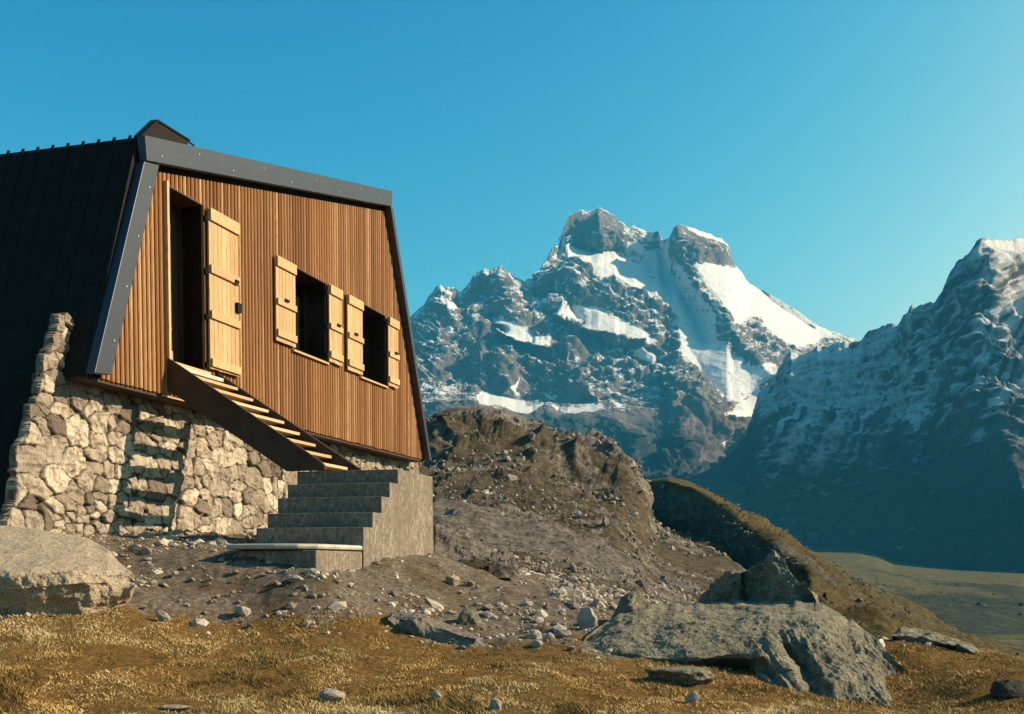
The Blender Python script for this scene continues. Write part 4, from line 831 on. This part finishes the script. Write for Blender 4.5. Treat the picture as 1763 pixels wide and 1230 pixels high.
while n < 70:
    x = rg.uniform(20, 1060); y = rg.uniform(985, 1130)
    if y > np.interp(x, [0, 240, 420, 640, 900, 1060], [1075, 1075, 1085, 1095, 1130, 1135]) or y < np.interp(x, [0, 230, 260, 480, 640, 760, 1060], [1056, 1052, 975, 985, 1000, 985, 985]): continue
    w = rg.choice([9, 11, 13, 16, 20], p=[.3, .3, .2, .13, .07]); G = ground_hit(x, y); s = G[1] / F
    if len(protos) < 6:
        V = rock_shape(200 + n, ICO3, 9, 0.08); V /= np.abs(V).max(0)
        o = mesh('stone', V * np.array([1, 0.8, 0.55]), ICO3F, M_PALE, False); protos.append(o)
    else:
        o = protos[n % 6].copy(); C.objects.link(o)
    a = w * s / 2; o.scale = (a, a, a); o.location = (G[0], G[1], G[2] + a * 0.2); o.rotation_euler = (rg.uniform(-.3, .3), rg.uniform(-.3, .3), rg.uniform(0, 6))
    tag(o, 'small pale stone scattered on the dirt slope between the hut and grass', 'stone', 'small pale stones strewn below the hut'); n += 1

# ------------------------------------------------------------------ gravel and scree (uncountable)
def bits(name, pts, size, rnds, mat, seed, flat=0.6):
    rg = np.random.RandomState(seed); k = len(pts); shapes = []
    for q in range(8):
        V = rock_shape(300 + q + seed, ICO2 if k < 2600 else ICO1, 8, 0.06); shapes.append(V / np.abs(V).max())
    Fs = ICO2F if k < 2600 else ICO1F; nv = len(shapes[0])
    sh = np.array(shapes)[rg.randint(0, 8, k)]
    a = rg.uniform(0, 6.28, k); c, s = np.cos(a), np.sin(a); sq = np.stack([np.ones(k), rg.uniform(0.5, 1, k), rg.uniform(0.35, 0.9, k) * flat * 1.5], -1)
    V = sh * sq[:, None] * size[:, None, None]
    t = rg.uniform(-0.5, 0.5, k); ct, st_ = np.cos(t), np.sin(t)
    V = np.stack([V[..., 0] * ct[:, None] - V[..., 2] * st_[:, None], V[..., 1], V[..., 0] * st_[:, None] + V[..., 2] * ct[:, None]], -1)
    V = np.stack([V[..., 0] * c[:, None] - V[..., 1] * s[:, None], V[..., 0] * s[:, None] + V[..., 1] * c[:, None], V[..., 2]], -1) + pts[:, None]
    Fq = (Fs[None] + (np.arange(k) * nv)[:, None, None]).reshape(-1, 3)
    return tag(mesh(name, V.reshape(-1, 3), Fq, mat, False, {'rnd': np.repeat(rnds, nv)}), kind='stuff')
_bm = bmesh.new(); bmesh.ops.create_icosphere(_bm, subdivisions=1, radius=1); ICO1 = np.array([v.co[:] for v in _bm.verts]); ICO1F = np.array([[v.index for v in f.verts] for f in _bm.faces]); _bm.free()
M_BITS = m_stone_bits('gravel_stone', (0.20, 0.16, 0.125), (0.56, 0.47, 0.37))
rg = np.random.RandomState(9); X = rg.uniform(-9, 5, 60000); Y = rg.uniform(8.5, 24, 60000)
pxs, pys = to_px(np.stack([X, Y, gz0(X, Y)], -1)); gr = grass_amount(X, Y)
cl = fbm(np.stack([X / 0.8, Y / 0.8, 0 * X], -1), 3, 201)
dens = np.clip(0.30 + 0.75 * cl, 0.04, 1) * (1 - gr * 0.93) * (1 + 0.8 * inpoly(pxs, pys, [(640, 1000), (1060, 1020), (1060, 1130), (880, 1110), (640, 1060)]))
k = (rg.rand(60000) < dens) & (pxs > -250) & (pxs < 1700)
X, Y = X[k], Y[k]; sz = np.exp(rg.normal(math.log(0.017), 0.75, len(X))) * (0.6 + Y / 24)
bits('gravel', np.stack([X, Y, gz(X, Y) + sz * 0.02], -1), np.clip(sz, 0.006, 0.12), np.clip(rg.normal(0.45, 0.3, len(X)), 0, 1), M_BITS, 3)
# scree on the stony slope behind: sample the slope mesh itself
hv = np.empty(len(hl.data.vertices) * 3, np.float32); hl.data.vertices.foreach_get('co', hv); hv = hv.reshape(-1, 3)
hx, hy = to_px(hv); ok = np.nonzero((hx > 700) & (hx < 1480) & (hy > 720))[0]
cl = fbm(hv[ok] / 9.0, 4, 211); pr = np.clip(0.38 + cl * 1.3, 0.0, 1); ok = ok[rg.rand(len(ok)) < pr * 0.42]
jit = rg.normal(0, 1, (len(ok), 3)) * hv[ok][:, 1:2] * 0.002; jit[:, 2] *= 0.3
szs = np.clip(np.exp(rg.normal(math.log(0.0011), 0.55, len(ok))) * hv[ok][:, 1], 0.02, 0.9)
bits('scree', hv[ok] + jit, szs, np.clip(rg.normal(0.45, 0.3, len(ok)), 0, 1), m_stone_bits('scree_stone', (0.13, 0.11, 0.085), (0.42, 0.36, 0.28)), 5, 0.8)

# the same broken stone in streaks on the far knoll and dotted over the valley floor
M_FARS = m_stone_bits('far_stone', (0.075, 0.068, 0.052), (0.26, 0.23, 0.18))
for src, x0_, prob, sc_b, seed in ((kn, 1090, 0.16, 0.0011, 7), (vf, 1420, 0.035, 0.0010, 13)):
    hv = np.empty(len(src.data.vertices) * 3, np.float32); src.data.vertices.foreach_get('co', hv); hv = hv.reshape(-1, 3)
    hx, hy = to_px(hv); ok = np.nonzero((hx > x0_) & (hx < 1800) & (hy > 835) & (hv[:, 1] < 1150))[0]
    st_n = fbm(strata(hv[ok], 9 if src is kn else 45, 0.55), 4, 261); pr = np.clip(0.15 + st_n * 2.2, 0.0, 1); ok = ok[rg.rand(len(ok)) < pr * prob]
    jit = rg.normal(0, 1, (len(ok), 3)) * hv[ok][:, 1:2] * 0.002; jit[:, 2] *= 0.2
    szs = np.clip(np.exp(rg.normal(math.log(sc_b), 0.5, len(ok))) * hv[ok][:, 1], 0.05, 2.2)
    bits('scree', hv[ok] + jit, szs, np.clip(rg.normal(0.4, 0.3, len(ok)), 0, 1), M_FARS, seed, 0.7)

# ------------------------------------------------------------------ dry grass (one object)
rg = np.random.RandomState(21); NB = 560000
Y = 5.6 + 7.0 * rg.rand(NB) ** 1.15; X = rg.uniform(-1, 1, NB) * (0.62 * Y + 0.6)
dn = grass_amount(X, Y); tuft = fbm(np.stack([X / 0.22, Y / 0.22, 0 * X], -1), 3, 221); big = fbm(np.stack([X / 0.9, Y / 0.9, 0 * X], -1), 3, 225)
pxs, pys = to_px(np.stack([X, Y, gz0(X, Y)], -1))
onrock = inpoly(pxs, pys, OT[:-5] + [(1500, 1120), (1480, 1195), (1330, 1176), (1080, 1125)]) 
k = (rg.rand(NB) < dn * np.clip(0.66 + tuft * 1.6 + big * 0.9, 0.06, 1)) & ~onrock
X, Y, tuft, big = X[k], Y[k], tuft[k], big[k]; n = len(X)
dark = sstep(0.12, 0.35, fbm(np.stack([X / 0.45, Y / 0.7, 0 * X + 7], -1), 3, 229)) * (0.35 + 0.65 * sstep(8.2, 7.2, Y))
hgt = (0.008 + 0.013 * rg.rand(n)) * (1 + 1.3 * dark) * (1 + 0.9 * np.clip(tuft, -0.5, 1)) * (1 + 0.5 * (rg.rand(n) < 0.03)); wd = 0.0020 + 0.0022 * rg.rand(n)
a = rg.uniform(0, 6.283, n); ln = rg.uniform(0.3, 1.6, n) * hgt; la = rg.normal(2.4, 1.3, n)
base = np.stack([X, Y, gz(X, Y) - 0.006], -1); du = np.stack([np.cos(a), np.sin(a), 0 * a], -1) * wd[:, None]; le = np.stack([np.cos(la), np.sin(la), 0 * la], -1) * ln[:, None]
up = np.stack([0 * a, 0 * a, hgt], -1)
V = np.stack([base - du, base + du, base + du * 0.7 + up * 0.6 + le * 0.35, base - du * 0.7 + up * 0.6 + le * 0.35, base + up + le], 1)
o5 = (np.arange(n) * 5)[:, None]
me = bpy.data.meshes.new('grass'); me.vertices.add(n * 5); me.vertices.foreach_set('co', V.astype(np.float32).ravel())
lp = np.concatenate([o5 + [0, 1, 2, 3], o5 + [3, 2, 4]], 1).astype(np.int32); me.loops.add(lp.size); me.loops.foreach_set('vertex_index', lp.ravel())
stt = (np.arange(n) * 7)[:, None] + [0, 4]; me.polygons.add(n * 2); me.polygons.foreach_set('loop_start', stt.astype(np.int32).ravel()); me.polygons.foreach_set('loop_total', np.tile([4, 3], n).astype(np.int32))
me.update(calc_edges=True)
col = np.clip(0.50 + rg.normal(0, 0.2, n) + big * 0.7 + tuft * 0.35 - 0.45 * dark, 0, 1)
hue = np.clip(0.08 + fbm(np.stack([X / 0.7, Y / 1.0, 0 * X + 3], -1), 3, 233) * 1.4 + rg.normal(0, 0.2, n), 0, 1)
at_ = me.attributes.new('rnd', 'FLOAT', 'POINT'); at_.data.foreach_set('value', np.repeat(col, 5).astype(np.float32)); ah_ = me.attributes.new('hue', 'FLOAT', 'POINT'); ah_.data.foreach_set('value', np.repeat(hue, 5).astype(np.float32)); me.materials.append(m_grass())
go = bpy.data.objects.new('grass', me); C.objects.link(go); tag(go, kind='stuff')

# ------------------------------------------------------------------ mountain air
if True:
    mb = MB(); mb.box(-5400, 5400, -5400, 7000, -420, 1500)
    hz = mb.build('haze', None); hm = bpy.data.materials.new('haze'); hm.use_nodes = True; t = hm.node_tree; t.nodes.clear()
    ou = t.nodes.new('ShaderNodeOutputMaterial'); vo = t.nodes.new('ShaderNodeVolumePrincipled'); vo.inputs['Color'].default_value = (0.07, 0.60, 1.0, 1); vo.inputs['Density'].default_value = 0.72e-4; vo.inputs['Anisotropy'].default_value = 0.0
    t.links.new(vo.outputs[0], ou.inputs['Volume']); hz.data.materials.append(hm); tag(hz, kind='stuff')
